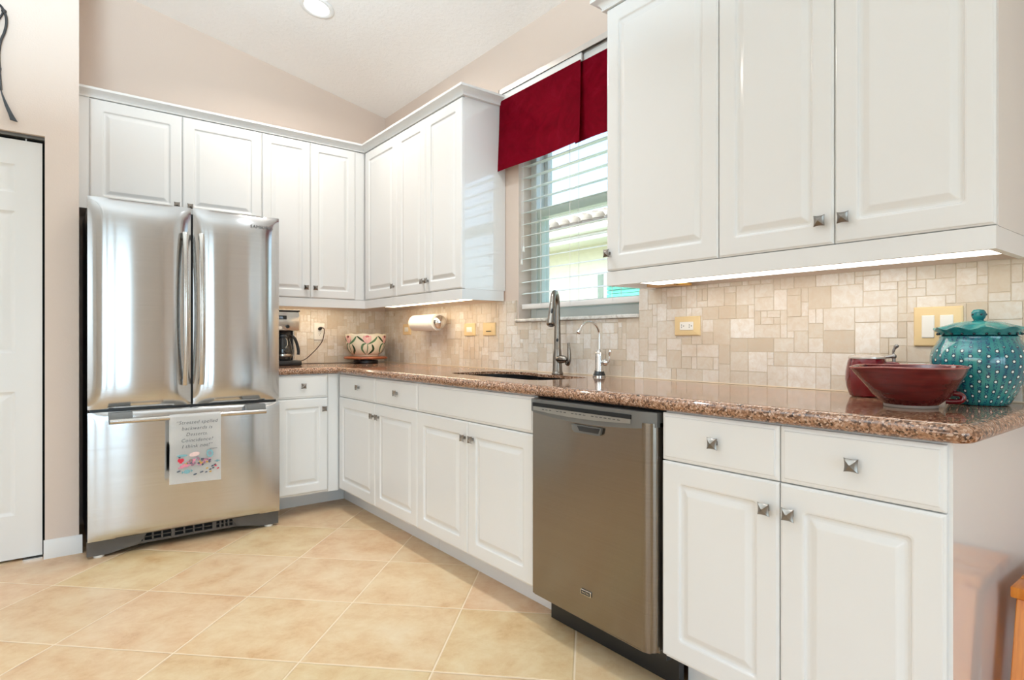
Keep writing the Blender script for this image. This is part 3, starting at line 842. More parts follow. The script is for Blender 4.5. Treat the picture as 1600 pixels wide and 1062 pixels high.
for a, b in ((RL + .02, RL + .10), (RR - .10, RR - .02)):
    obj('hinge_cover', B(.50, .700, a, b, 1.793, 1.812, .004), black_plastic, t)
# slotted kick grille with a foot cover at each end
bm = new()
for (a, b) in ((RL + .002, RL + .20), (-1.592, -1.575), (-1.39, -1.37), (RR - .245, RR - .002)): box(bm, .690, .702, a, b, .030, .090)
for (a, b) in ((RL + .2, -1.592), (-1.575, -1.39), (-1.37, RR - .245)):
    box(bm, .690, .702, a, b, .030, .042); box(bm, .690, .702, a, b, .078, .090); box(bm, .690, .702, a, b, .0585, .0625)
    for k in range(1, 4): q = a + (b - a) * k / 4; box(bm, .6905, .7015, q - .004, q + .004, .040, .08)
g = obj('kick_grille', bm, kick_grey, t)
obj('grille_backing', B(.674, .689, RL + .01, RR - .01, .028, .089), gap_shade, t)
for s_, ya in ((1, RL - .002), (-1, RR + .002)):
    bm = new(); pl = [(ya, .012), (ya, .088), (ya + s_ * .26, .088), (ya + s_ * .22, .034), (ya + s_ * .16, .026), (ya + s_ * .10, .014), (ya + s_ * .08, .012)]
    if s_ < 0: pl = pl[::-1]
    prism(bm, pl, 'x', .703, .722); obj('foot_cover', bm, kick_grey, g)
    bm = new(); lathe(bm, [(0, 0), (.022, 0), (.024, .003), (.024, .0118), (0, .0118)], 20, (.700, ya + s_ * .05, 0)); obj('foot', bm, white_plastic, t, label='pale levelling foot')

# ------------------------------------------------------------------ towel over the freezer handle
t = thing('kitchen_towel', 'white tea towel with handwriting and sweets print over the freezer handle', 'towel', (.84, -1.497, .35))
ty0, ty1 = -1.618, -1.376
prof = [(.8095, .40), (.8095, .55), (.8110, .665)]
for k in range(9):
    a = PI - PI * k / 8; prof.append((.828 + .0152 * math.cos(a), .692 + .0152 * math.sin(a)))
prof += [(.8440, .66), (.8445, .55), (.8440, .45), (.8430, .347)]
bm = new(); rows = []
for i in range(25):
    s_ = i / 24; y = ty0 + (ty1 - ty0) * s_; row = []
    for k, (x, z) in enumerate(prof):
        dropf = max(0, (.692 - z) / .35) if k > 8 else 0
        row.append(bm.verts.new((x + .0022 * dropf * math.sin(7 * s_ + 1.0), y - .004 * dropf * (1 - s_), z - .006 * dropf * s_ + (0 if k > 8 else 0))))
    rows.append(row)
for A, Bq in zip(rows, rows[1:]):
    for k in range(len(A) - 1): bm.faces.new((A[k], Bq[k], Bq[k + 1], A[k + 1]))
bmesh.ops.solidify(bm, geom=bm.faces[:], thickness=.0014)
cl = obj('cloth', bm, towel_mat, t, True, 60)
TX = .8478
def tw(u, v, w=0): return (TX + w, ty0 + .121 + u, .692 - .003 + v)
bm = new()
for i, (s_, size) in enumerate((('“Stressed spelled', .0255), ('backwards is', .0255), ('Desserts.', .025), ('Coincidence?', .0255), ('I think not!”', .026))):
    merge(bm, text_bm(s_, size, lambda u, v, w, i=i: tw(u + .004, v - .034 - .0315 * i + .04 * u * 0, w), .0002, shear=.25, space=1.1, thin=-.0003))
merge(bm, text_bm('anonymous', .008, lambda u, v, w: tw(u + .083, v - .176, w), .0002, shear=.25))
obj('lettering', bm, pen, t, True, 0, label='black handwriting')
bm = new(); R2 = random.Random(11)
def patch(cu, cv, ru, rv, ang, mi, n=10, sq=1.):
    vs = []
    for k in range(n):
        a = 2 * PI * k / n; c_, s2 = math.cos(a), math.sin(a)
        c_ = math.copysign(abs(c_) ** sq, c_); s2 = math.copysign(abs(s2) ** sq, s2)
        a_, b_ = ru * c_, rv * s2
        vs.append(bm.verts.new(tw(cu + a_ * math.cos(ang) - b_ * math.sin(ang), cv + a_ * math.sin(ang) + b_ * math.cos(ang), R2.random() * .0003 + .0001)))
    f = bm.faces.new(vs); f.material_index = mi
def sweet(cu, cv, r, ang, mi):
    patch(cu, cv, r, r * .7, ang, mi)
    for s_ in (-1, 1): patch(cu + s_ * r * 1.35 * math.cos(ang), cv + s_ * r * 1.35 * math.sin(ang), r * .38, r * .6, ang, mi, 3)
patch(-.066, -.198, .026, .006, .0, 1); patch(-.008, -.196, .026, .012, .1, 6); patch(.066, -.199, .017, .021, .2, 1); patch(.066, -.199, .009, .012, .2, 7)
patch(-.078, -.222, .009, .010, .5, 0); patch(-.066, -.222, .009, .010, -.5, 0); patch(-.072, -.231, .009, .009, .78, 0, 4)   # a heart
patch(-.078, -.2035, .006, .006, 0, 3)
for k in range(54):
    x = R2.uniform(-.05, .07); y = -.232 - R2.uniform(-.022, .022) * (1 - abs(x - .01) / .1)
    patch(x, y - .006, R2.uniform(.004, .009), R2.uniform(.003, .006), R2.uniform(0, 3), R2.choice([2, 3, 3, 4, 7, 2, 5, 4]))
for x, y in ((-.055, -.247), (-.068, -.257), (-.044, -.252)): sweet(x, y, .011, .3, 2)
sweet(-.043, -.283, .016, .1, 1); sweet(.102, -.243, .008, 0, 1)
for x, y, mi in ((-.082, -.278, 3), (-.005, -.302, 3), (.026, -.294, 3), (.048, -.297, 3), (.068, -.285, 3), (.082, -.279, 3), (.094, -.268, 0), (.052, -.277, 5), (.068, -.297, 5), (.105, -.284, 0), (.078, -.268, 3), (.09, -.262, 3)):
    patch(x, y, .009 if mi == 3 and x < .03 else .006, .0035, .25, mi, 8, .4)
obj('printed_picture', bm, fabric_cols, t, True, 0, label='colourful print of wrapped sweets')

# ------------------------------------------------------------------ dishwasher
t = thing('dishwasher', 'stainless dishwasher with grey control panel, under the counter', 'dishwasher', (2.9, -.3, 0))
D0, D1 = 2.5955, 3.2025
obj('tub', B(D0 + .004, D1 - .004, -.60, -.01, .10, .870), black_plastic, t)
obj('top_gap', B(D0 + .002, D1 - .002, -.607, -.60, .84, .8795), gap_shade, t)
q0, q1 = D0 + .007, D1 - .012
bm = new(); pl = [(q0, -.606), (q0, -.634), (q0 + .004, -.646), (q0 + .014, -.654), (q1 - .046, -.657)] + [(q1 - .046 + .046 * math.sin(PI / 2 * k / 9), -.621 - .036 * math.cos(PI / 2 * k / 9)) for k in range(1, 10)] + [(q1, -.606)]
prism(bm, pl[::-1], 'z', .128, .838); bmesh.ops.bevel(bm, geom=[e for e in bm.edges if abs(e.verts[0].co.z - .128) < 1e-4 and abs(e.verts[1].co.z - .128) < 1e-4], offset=.006, segments=3, affect='EDGES')
dd_ = obj('door', bm, steel_dimmed, t, True, 25)
# control console, its lower edge sagging in a shallow arc
bm = new(); n = 20; low = []; up_ = []
for k in range(n + 1):
    s_ = k / n; x = q0 + (q1 - q0) * s_; low.append((x, .826 - .018 * math.sin(PI * s_) ** .9)); up_.append((x, .872))
def cons_y(x, extra=0):
    if x < q0 + .02: return -.650 - extra
    if x > q1 - .06: return -.662 + .026 * ((x - (q1 - .06)) / .06) ** 1.5 - extra
    return -.662 - extra
A = [bm.verts.new((x, cons_y(x), z)) for x, z in low]; Bq = [bm.verts.new((x, cons_y(x), z)) for x, z in up_]
A2 = [bm.verts.new((x, -.606, z)) for x, z in low]; B2 = [bm.verts.new((x, -.606, z)) for x, z in up_]
for k in range(n):
    for a, b in ((A, Bq), (Bq, B2), (B2, A2), (A2, A)): bm.faces.new((a[k], a[k + 1], b[k + 1], b[k]))
bm.faces.new((A[0], Bq[0], B2[0], A2[0])); bm.faces.new((A[-1], A2[-1], B2[-1], Bq[-1]))
cp_ = obj('control_panel', bm, grey_plastic, t, True, 40)
obj('vent_slot', B(q0 + .026, q1 - .080, -.6652, -.66, .846, .860), gap_shade, cp_)
bm = new(); n = 16
for k in range(n):
    xa, xb = q0 + .028 + (q1 - q0 - .11) * k / n, q0 + .028 + (q1 - q0 - .11) * (k + 1) / n
    za, zb = .832 - .008 * math.sin(PI * k / n), .832 - .008 * math.sin(PI * (k + 1) / n)
    f = [bm.verts.new(p) for p in ((xa, -.6648, za), (xb, -.6648, zb), (xb, -.6632, .846), (xa, -.6632, .846))]; bm.faces.new(f)
obj('button_strip', bm, plain('pale_button_strip', (.34, .33, .30, 1), .3, .8, .04), cp_, True, 0)
bm = new()
for k in range(20):
    if k in (3, 7, 12): continue
    x = q0 + .08 + .0195 * k; obj('button', B(x, x + .011, -.6654, -.6642, .8372, .8392), ink, cp_)
bm = new(); prism(bm, [(2.842, .802), (2.985, .802), (2.980, .782), (2.970, .776), (2.858, .776), (2.848, .782)], 'y', -.668, -.6575)
obj('pocket_handle', bm, grey_plastic, dd_)
bm = new(); prism(bm, [(2.872, .800), (2.980, .800), (2.972, .783), (2.884, .783)], 'y', -.6692, -.668); obj('handle_recess', bm, black_plastic, dd_)
bm = B(2.880, 2.930, -.6605, -.6565, .219, .238, .002); bd = obj('badge', bm, chrome, dd_)
obj('badge_plate', B(2.8835, 2.9265, -.6612, -.6604, .2215, .2355), black_plastic, bd)
bm = text_bm('MAYTAG', .0085, lambda u, v, w: (2.905 + u, -.6613 - w, .2258 + v), .0003); obj('lettering', bm, chrome, bd, True, 0)
obj('kick_plate', B(D0 + .004, D1 + .001, -.545, -.52, .002, .122), black_plastic, t)

# ------------------------------------------------------------------ window
Y_G = .13
bm = new(); fwid = .05
for a in ((WX0, WX0 + fwid, .09, .19, WZ0, WZ1), (WX1 - fwid, WX1, .09, .19, WZ0, WZ1), (WX0 + fwid, WX1 - fwid, .09, .19, WZ0, WZ0 + .055), (WX0 + fwid, WX1 - fwid, .09, .19, WZ1 - .05, WZ1)): box(bm, *a, bev=.003, seg=1)
w1 = struct('window_1', bm, glass_frame)
bm = new()
for a in ((WX0 + fwid, WX0 + fwid + .035, .10, .15, WZ0 + .055, 1.83), (WX1 - fwid - .035, WX1 - fwid, .10, .15, WZ0 + .055, 1.83), (WX0 + fwid, WX1 - fwid, .095, .15, 1.79, 1.835), (WX0 + fwid, WX1 - fwid, .10, .15, WZ0 + .055, WZ0 + .095)): box(bm, *a, bev=.002, seg=1)
obj('lower_sash', bm, plain('pale_green_sash', (.62, .70, .64, 1), .4, 0, .01), w1, False)
bm = new()
for a in ((WX0 + fwid, WX0 + fwid + .03, .15, .185, 1.80, WZ1 - .05), (WX1 - fwid - .03, WX1 - fwid, .15, .185, 1.80, WZ1 - .05), (WX0 + fwid, WX1 - fwid, .151, .185, 1.795, 1.84)): box(bm, *a, bev=.002, seg=1)
obj('upper_sash', bm, glass_frame, w1, False)
obj('glass_pane', B(WX0 + fwid + .036, WX1 - fwid - .036, .125, .128, WZ0 + .096, 1.789), window_glass, w1, False)
obj('glass_pane', B(WX0 + fwid + .031, WX1 - fwid - .031, .167, .170, 1.841, WZ1 - .051), window_glass, w1, False)
s_ = struct('trim_2', B(WX0 - .010, WX1 + .002, -.022, .088, 1.1975, 1.2145, .003), marble)

t = thing('window_blind', 'white horizontal slat blind in the window, slats tilted open', 'blind', (2.15, .04, 1.26))
bx0, bx1 = WX0 + .010, WX1 - .008
obj('headrail', B(bx0, bx1, .015, .07, WZ1 - .055, WZ1 - .001), white_trim, t)
zs = []; z = 1.362
while z < 2.40: zs.append(z); z += .0657
tl = math.radians(11)
for z in zs:
    bm = new(); k_ = 6; tops = []
    for k in range(k_ + 1):
        s_ = -1 + 2 * k / k_; yy = .042 + .0305 * s_ * math.cos(tl); zz = z + .0305 * s_ * math.sin(tl) + .0028 * (1 - s_ * s_)
        tops.append((yy, zz))
    prism(bm, tops + [(a, b - .0028) for a, b in tops[::-1]], 'x', bx0, bx1)
    obj('slat', bm, blind_mat, t, True, 40)
obj('bottom_rail', B(bx0, bx1, .014, .068, 1.270, 1.298, .003), white_trim, t)
for x in (bx0 + .17, (bx0 + bx1) / 2 - .03, bx1 - .17):
    bm = new()
    for y in (.0105, .0735): box(bm, x - .001, x + .001, y - .0006, y + .0006, 1.272, WZ1 - .05)
    obj('ladder_cord', bm, white_trim, t)
bm = new(); tube(bm, smooth_path([(bx0 + .03, .004, WZ1 - .06), (bx0 + .03, .003, 1.8), (bx0 + .032, .003, 1.62)], 6), .0013, 8); lc = obj('lift_cord', bm, white_trim, t)
bm = new(); lathe(bm, [(.002, .03), (.006, .022), (.007, 0), (.004, -.004)], 14, (bx0 + .032, .003, 1.595)); obj('tassel', bm, white_plastic, lc)
bm = new(); tube(bm, smooth_path([(bx0 + .018, .002, WZ1 - .06), (bx0 + .018, .002, 1.8), (bx0 + .016, .002, 1.55)], 6), .0013, 8); lc = obj('lift_cord', bm, white_trim, t)
bm = new(); lathe(bm, [(.002, .03), (.006, .022), (.007, 0), (.004, -.004)], 14, (bx0 + .016, .002, 1.525)); obj('tassel', bm, white_plastic, lc)

# panel track and the two red fabric panels hanging from it
t = thing('curtain_track', 'slim silver panel track on the wall above the window', 'curtain track', (2.1, -.03, 2.52))
bm = new()
box(bm, 1.600, 2.668, -.058, -.003, 2.526, 2.536); box(bm, 1.600, 2.668, -.058, -.054, 2.508, 2.526); box(bm, 1.600, 2.668, -.033, -.029, 2.508, 2.526); box(bm, 1.600, 2.668, -.007, -.003, 2.508, 2.526)
obj('rail', bm, plain('satin_aluminium', (.62, .58, .54, 1), .35, .7, .03), t)
obj('rail_groove', B(1.602, 2.666, -.053, -.034, 2.520, 2.5255), gap_shade, t)
obj('end_cap', B(1.596, 1.5995, -.06, -.002, 2.506, 2.537), grey_plastic, t)
def fabric(label, x0, x1, yc, z0, z1, seed, bow):
    t = thing('fabric_panel', label, 'valance', ((x0 + x1) / 2, yc, z0))
    obj('carrier_strip', B(x0, x1, yc - .004, yc + .004, z1 - .004, z1 + .035), white_trim, t, label='white carrier strip')
    R = random.Random(seed); bm = new(); rows = []
    n, m_ = 36, 18; ph = R.random() * 6
    for i in range(n + 1):
        u = i / n; row = []
        for j in range(m_ + 1):
            v = j / m_
            y = yc - .008 - .006 * v * math.sin(2.2 * u * PI + ph) * v - bow * v * v * (u ** 3)
            x = x0 + (x1 - x0) * u - (.018 * v * (1 - u) ** 3)
            zb = z0 + .012 * math.sin(PI * u) * 0
            row.append(bm.verts.new((x, y, z1 + (zb - z1) * v)))
        rows.append(row)
    for A, Bq in zip(rows, rows[1:]):
        for k in range(m_): bm.faces.new((A[k], Bq[k], Bq[k + 1], A[k + 1]))
    bmesh.ops.solidify(bm, geom=bm.faces[:], thickness=.0035)
    obj('fabric', bm, velvet, t, True, 60)
    bm = new(); 
    return t
fabric('crimson suede fabric panel covering the left part of the window top', 1.600, 2.262, -.046, 2.070, 2.472, 1, .004)
fabric('crimson suede fabric panel behind the right wall cabinet edge, right of its twin', 2.215, 2.665, -.024, 2.078, 2.472, 2, -.002)

# ------------------------------------------------------------------ switch and outlet plates
def plate(label, fr, u, v, wd, ht, kind, lmat=almond, name='wall_outlet', cat='outlet', group=None):
    p = fr(u, v, 0); t = thing(name, label, cat, p)
    bm = new(); ring_panel(bm, fr, u - wd / 2, u + wd / 2, v - ht / 2, v + ht / 2, [(0, .0, .002), (0, .004, .002), (.003, .0075, .003), (.0045, .008, .003)]); obj('cover_plate', bm, lmat, t)
    if kind == 'outlet_h' or kind == 'outlet_v':
        a, b = (.034, .0175) if kind == 'outlet_h' else (.0175, .034)
        a, b = (.033, .017)if kind == 'outlet_h' else (.017, .033)
        bm = new(); ring_panel(bm, fr, u - a, u + a, v - b, v + b, [(0, .0075, .002), (0, .0095, .002), (.001, .0105, .002)]); f = obj('receptacle', bm, white_plastic, t, label='white receptacle')
        bm = new()
        for s_ in (-1, 1):
            cu, cv = (u + s_ * .019, v) if kind == 'outlet_h' else (u, v + s_ * .019)
            for (du, dv, hu, hv) in ((-.004, .004, .0012, .0034), (-.004, -.005, .0012, .0034), (.006, 0, .002, .002)) if kind == 'outlet_h' else ((-.005, .004, .0012, .0034), (.005, .004, .0012, .0034), (0, -.006, .002, .002)):
                sm = new(); f_ = [sm.verts.new(fr(cu + du + a_ * hu, cv + dv + b_ * hv, .01065)) for a_, b_ in ((-1, -1), (1, -1), (1, 1), (-1, 1))]; sm.faces.new(f_); obj('slot', sm, ink, f, True, 0)
    elif kind == 'rocker':
        n = max(1, round(wd / .07)) if wd > .1 else 1
        for k in range(n):
            cu = u + (k - (n - 1) / 2) * .047; hw, hh = (.0165, .034)
            bm = new(); ring_panel(bm, fr, cu - hw, cu + hw, v - hh, v + hh, [(0, .0075, .0015), (0, .0095, .0015), (.002, .0115, .0015)]); obj('rocker', bm, white_plastic, t, label='white rocker switch')
    elif kind == 'small':
        bm = new(); ring_panel(bm, fr, u - wd * .24, u + wd * .24, v - ht * .2, v + ht * .2, [(0, .0075, .0015), (0, .0092, .0015), (.002, .0105, .0015)]); f = obj('rocker', bm, white_plastic, t, label='cream rocker')
    elif kind == 'small_slot':
        bm = new(); ring_panel(bm, fr, u - wd * .26, u + wd * .26, v - ht * .2, v + ht * .2, [(0, .0075, .0015), (0, .009, .0015), (.002, .0098, .0015)]); f = obj('cover_insert', bm, almond, t)
        bm = new(); f_ = [bm.verts.new(fr(u + a_ * wd * .2, v - ht * .16 + b_ * .0022, .00995)) for a_, b_ in ((-1, -1), (1, -1), (1, 1), (-1, 1))]; bm.faces.new(f_); obj('slot', bm, ink, f, True, 0)
    return t
tw_ = frame_ym(-.0122); tb_ = frame_xp(.0122)
plate('almond horizontal double outlet on the backsplash right of the window', tw_, 2.853, 1.154, .124, .080, 'outlet_h')
plate('wide almond plate with two white rocker switches behind the teal jar', tw_, 3.738, 1.136, .125, .119, 'rocker', name='light_switch', cat='switch')
plate('small almond switch plate left of the paper towel roll', tw_, .395, 1.174, .118, .080, 'small', name='light_switch', cat='switch')
plate('small almond outlet plate right of the paper towel roll', tw_, 1.231, 1.161, .122, .079, 'small')
plate('small almond plate with a dark slot, nearest to the window', tw_, 1.442, 1.161, .128, .078, 'small_slot')
ot = plate('pale outlet plate with a black plug behind the coffee maker', tb_, -.537, 1.157, .081, .122, 'outlet_v', white_plastic)

# ------------------------------------------------------------------ paper towel holder
t = thing('paper_towel_holder', 'paper towel roll on a wall holder with round chrome end', 'paper towel holder', (.82, -.085, 1.21))
cy_, cz = -.088, 1.213
bm = new(); tube(bm, [(.632, cy_, cz), (1.02, cy_, cz)], .010, 14); obj('rod', bm, chrome, t)
bm = new(); 
pr_ = [(.02, .655), (.0545, .655), (.0555, .657), (.0555, .964), (.0545, .966), (.02, .966), (.02, .655)]
rings = []
for r, x in pr_: rings.append([bm.verts.new((x, cy_ + r * math.cos(2 * PI * k / 40), cz + r * math.sin(2 * PI * k / 40))) for k in range(40)])
for A, Bq in zip(rings, rings[1:]):
    for k in range(40): j = (k + 1) % 40; bm.faces.new((A[k], A[j], Bq[j], Bq[k]))
bmesh.ops.remove_doubles(bm, verts=bm.verts, dist=1e-5); obj('paper_roll', bm, paper, t, True, 40)
bm = new(); prev = None
for r, x in ((.001, .972), (.036, .972), (.044, .977), (.046, .988), (.041, 1.002), (.026, 1.014), (.010, 1.019), (.001, 1.020)):
    cur = [bm.verts.new((x, cy_ + r * math.cos(2 * PI * k / 32), cz + r * math.sin(2 * PI * k / 32))) for k in range(32)]
    if prev:
        for k in range(32): j = (k + 1) % 32; bm.faces.new((prev[k], prev[j], cur[j], cur[k]))
    prev = cur
obj('end_cap', bm, chrome, t, True, 60)
for x in (.637,):
    bm = new(); tube(bm, [(x, -.0135, cz), (x, cy_, cz)], .012, 14); obj('wall_arm', bm, chrome, t)
    bm = new(); tube(bm, [(x, -.0122, cz), (x, -.020, cz)], .03, 24); obj('wall_flange', bm, chrome, t)

# ------------------------------------------------------------------ coffee maker
ZK2 = T1 + .0005
t = thing('coffee_maker', 'black and steel drip coffee maker beside the refrigerator', 'coffee maker', (.2, -.87, ZK2))
ca, cb = -.985, -.772         # left and right sides (y)
xf = .305
obj('base', B(.075, xf, ca, cb + .012, ZK2, ZK2 + .034, .006), black_plastic, t)
obj('rear_column', B(.075, .175, ca + .004, cb - .004, ZK2 + .034, ZK2 + .235, .004), black_plastic, t)
hb_ = obj('brew_head', B(.075, xf - .012, ca, cb, ZK2 + .235, ZK2 + .362, .008), handle_steel, t)
obj('lid', B(.07, xf - .008, ca - .002, cb + .002, ZK2 + .362, ZK2 + .374, .004), black_plastic, t)
obj('steel_side_strip', B(.176, .19, cb - .012, cb - .002, ZK2 + .034, ZK2 + .235), handle_steel, t)
ds = obj('clock_display', B(xf - .0125, xf - .0105, -.938, -.858, ZK2 + .310, ZK2 + .335), black_plastic, hb_)
bm = text_bm('8:06', .020, lambda u, v, w: (xf - .0103 + w, -.898 + u, ZK2 + .3155 + v), .0002); obj('clock_digits', bm, display_mat, ds, True, 0)
for y, z, r in ((-.945, .262, .0115), (-.853, .262, .0115)):
    bm = new(); tube(bm, [(xf - .012, y, ZK2 + z), (xf - .002, y, ZK2 + z), (xf, y, ZK2 + z)], [r, r, r * .8], 20); obj('dial', bm, black_plastic, hb_)
bm = new(); tube(bm, [(xf - .012, -.900, ZK2 + .254), (xf - .004, -.900, ZK2 + .254)], .0105, 20); obj('power_button', bm, chrome, hb_)
cc = (.238, -.872)
bm = new(); lathe(bm, [(0, .002), (.052, .002), (.062, .02), (.066, .06), (.060, .105), (.050, .135), (.048, .150), (.046, .152), (0, .152)], 36, (cc[0], cc[1], ZK2 + .036)); cf = obj('carafe', bm, carafe_glass, t, label='glass carafe')
bm = new(); lathe(bm, [(0, .1525), (.049, .1525), (.05, .16), (.044, .172), (0, .178)], 30, (cc[0], cc[1], ZK2 + .036)); obj('carafe_lid', bm, black_plastic, cf)
bm = new(); lathe(bm, [(.0665, .028), (.0668, .030), (.0668, .040), (.0665, .042)], 36, (cc[0], cc[1], ZK2 + .036), close=False); obj('carafe_band', bm, handle_steel, cf)
hp = smooth_path([(cc[0] + .01, cc[1] + .045, ZK2 + .196), (cc[0] + .012, cc[1] + .075, ZK2 + .190), (cc[0] + .012, cc[1] + .095, ZK2 + .15), (cc[0] + .012, cc[1] + .106, ZK2 + .10), (cc[0] + .012, cc[1] + .104, ZK2 + .072)], 7)
bm = new(); tube(bm, hp, 1., sec=[(-.007, -.010), (.007, -.010), (.007, .010), (-.007, .010)], up=(0, 1, 0)); obj('carafe_handle', bm, black_plastic, cf)
cd = smooth_path([(.048, -.530, 1.186), (.062, -.519, 1.18), (.060, -.516, 1.15), (.055, -.528, 1.09), (.052, -.562, 1.04), (.050, -.60, 1.0), (.050, -.650, .958), (.055, -.70, .942), (.0785, -.756, .938)], 8)
bm = new(); tube(bm, cd, .0033, 10); pc = obj('power_cord', bm, plain('dark_brown_cord', srgb(70, 50, 40), .5, 0, .05), t)
bm = new(); tube(bm, [(.0230, -.537, 1.178), (.030, -.537, 1.178), (.042, -.535, 1.182), (.050, -.530, 1.186)], [.0125, .013, .011, .006], 16); obj('plug', bm, black_plastic, pc)

# ------------------------------------------------------------------ flowered bowl on its turntable
bx, by = .182, -.246
t = thing('serving_stand', 'round reddish wooden stand on a dark base in the counter corner', 'stand', (bx, by, ZK2))
bm = new(); lathe(bm, [(0, 0), (.089, 0), (.0905, .002), (.0905, .019), (.088, .0215), (0, .0215)], 40); obj('base', bm, plain('near_black_wood', srgb(30, 14, 10), .35, 0, .2), t, False)
bm = new(); lathe(bm, [(.045, .0218), (.045, .031), ], 32); obj('bearing', bm, black_plastic, t, False)
bm = new(); lathe(bm, [(0, .0312), (.148, .0312), (.156, .0355), (.1585, .041), (.156, .0465), (.148, .0505), (0, .0505)], 56); obj('plate', bm, stand_wood, t, False)
zb = ZK2 + .0512
t = thing('floral_bowl', 'cream bowl painted with pink tulips and green leaves, on the wooden stand', 'bowl', (bx, by, zb))
BP = [(.088, .0), (.092, .003), (.092, .008), (.098, .012), (.118, .028), (.133, .055), (.141, .085), (.146, .115), (.1495, .150), (.151, .163)]
def bowl_r(z):
    for (r0, z0_), (r1, z1_) in zip(BP, BP[1:]):
        if z <= z1_: return r0 + (r1 - r0) * (z - z0_) / max(1e-6, z1_ - z0_)
    return BP[-1][0]
prof = [(0, .002)] + BP + [(.149, .165), (.146, .163), (.140, .11), (.128, .055), (.11, .025), (.06, .012), (0, .010)]
def wavy(a, r, z): return Vector((r * math.cos(a), r * math.sin(a), z + (.004 * math.sin(9 * a) if z > .14 else 0)))
bm = new(); lathe(bm, prof, 72, fr=wavy); bw = obj('bowl_body', bm, cream, t, False, 50)
def on_bowl(a, z, off=.0012): r = bowl_r(z) + off; return (r * math.cos(a), r * math.sin(a), z)
def petal(bm, pts, w, mi, n=12):
    P = smooth_path([(a, z, 0) for a, z in pts], 6); k_ = len(P); L_, R_r = [], []
    for i, p in enumerate(P):
        tt = (P[min(i + 1, k_ - 1)] - P[max(i - 1, 0)]); tn = Vector((-tt.y, tt.x * .0195, 0)); 
        du, dv = tt.x * .14, tt.y; ln = math.hypot(du, dv) or 1; nu, nv = -dv / ln, du / ln
        ww = w * math.sin(PI * min(.97, max(.06, i / (k_ - 1)))) ** .7
        L_.append(bm.verts.new(on_bowl(p.x + nu * ww / .14, p.y + nv * ww, .0012 + .0003 * mi))); R_r.append(bm.verts.new(on_bowl(p.x - nu * ww / .14, p.y - nv * ww, .0012 + .0003 * mi)))
    for i in range(k_ - 1):
        f = bm.faces.new((L_[i], L_[i + 1], R_r[i + 1], R_r[i])); f.material_index = mi
bm = new()
for q in range(6):
    a0 = math.radians(-20 + 60 * q); odd = q % 2
    fl = 3 if odd else 2
    petal(bm, [(a0, .018), (a0 + .03, .06), (a0 + .01, .10)], .0035, 0)
    petal(bm, [(a0 - .08, .016), (a0 - .26, .05), (a0 - .22, .085), (a0 - .04, .096)], .008, 0)
    petal(bm, [(a0 + .10, .016), (a0 + .34, .05), (a0 + .24, .09)], .009, 1)
    petal(bm, [(a0 + .04, .09), (a0 + .34, .115), (a0 + .52, .148)], .0075, 0)
    petal(bm, [(a0 - .06, .10), (a0 - .32, .128), (a0 - .5, .150)], .0065, 1)
    petal(bm, [(a0, .098), (a0 - .10, .125), (a0 - .16, .152)], .012, 4)
    petal(bm, [(a0, .098), (a0 + .10, .125), (a0 + .16, .152)], .012, 4)
    petal(bm, [(a0, .098), (a0 + .005, .125), (a0, .154)], .027, fl)
obj('painted_flowers', bm, [leaf_g, leaf_d, tulip_p, tulip_r, tulip_l], t, False, 0, label='painted pink tulips and green leaves')

# ------------------------------------------------------------------ stein, spouted bowl, jar
t = thing('beer_stein', 'ruby red glass stein with pewter thumb lever behind the red bowl', 'stein', (3.591, -.140, ZK2), math.radians(0))
prof = [(0, .001), (.040, .0), (.046, .004), (.055, .030), (.0585, .052), (.0575, .075), (.052, .105), (.0485, .115), (.045, .115), (.048, .10), (.053, .06), (.045, .012), (0, .008)]
def facet(a, r, z):
    k = 1 - (.02 * abs(math.cos(4 * a)) if .012 < z < .09 and r > .05 else 0)
    return Vector((r * k * math.cos(a), r * k * math.sin(a), z))
bm = new(); lathe(bm, prof, 64, fr=facet); sb = obj('glass_body', bm, stein_red, t, False, 30)
bm = new(); lathe(bm, [(.0495, .1155), (.0505, .117), (.0500, .121), (.047, .1235), (.030, .126), (.012, .127), (0, .1272), (0, .1155)], 48); ld = obj('lid', bm, plain('clear_lid_glass', (.62, .55, .50, 1), .12, .4, .05), t, False, label='pale lid')
dh = Vector((.79, .30, 0)).normalized()
hx = lambda s_, z: tuple(dh * s_ + Vector((0, 0, z)))
bm = new(); tube(bm, [hx(.046, .120), hx(.058, .122), hx(.068, .124)], [.004, .0045, .006], 12); ell(bm, hx(.069, .123), (.008, .006, .008)); hg = obj('hinge', bm, pewter, t, False)
bm = new(); tube(bm, smooth_path([hx(.069, .126), hx(.068, .136), hx(.072, .148), hx(.080, .158)], 5), [.003] * 6 + [.004] * 5 + [.0055, .006, .006, .005, .003], 10); obj('thumb_lever', bm, pewter, hg, False)
bm = new(); tube(bm, smooth_path([hx(.069, .120), hx(.070, .108), hx(.068, .096)], 4), .0045, 10); obj('hinge_strap', bm, pewter, hg, False)
bm = new(); tube(bm, smooth_path([hx(.050, .100), hx(.075, .100), hx(.090, .080), hx(.086, .045), hx(.056, .030)], 6), .007, 12); obj('handle', bm, stein_red, t, False)

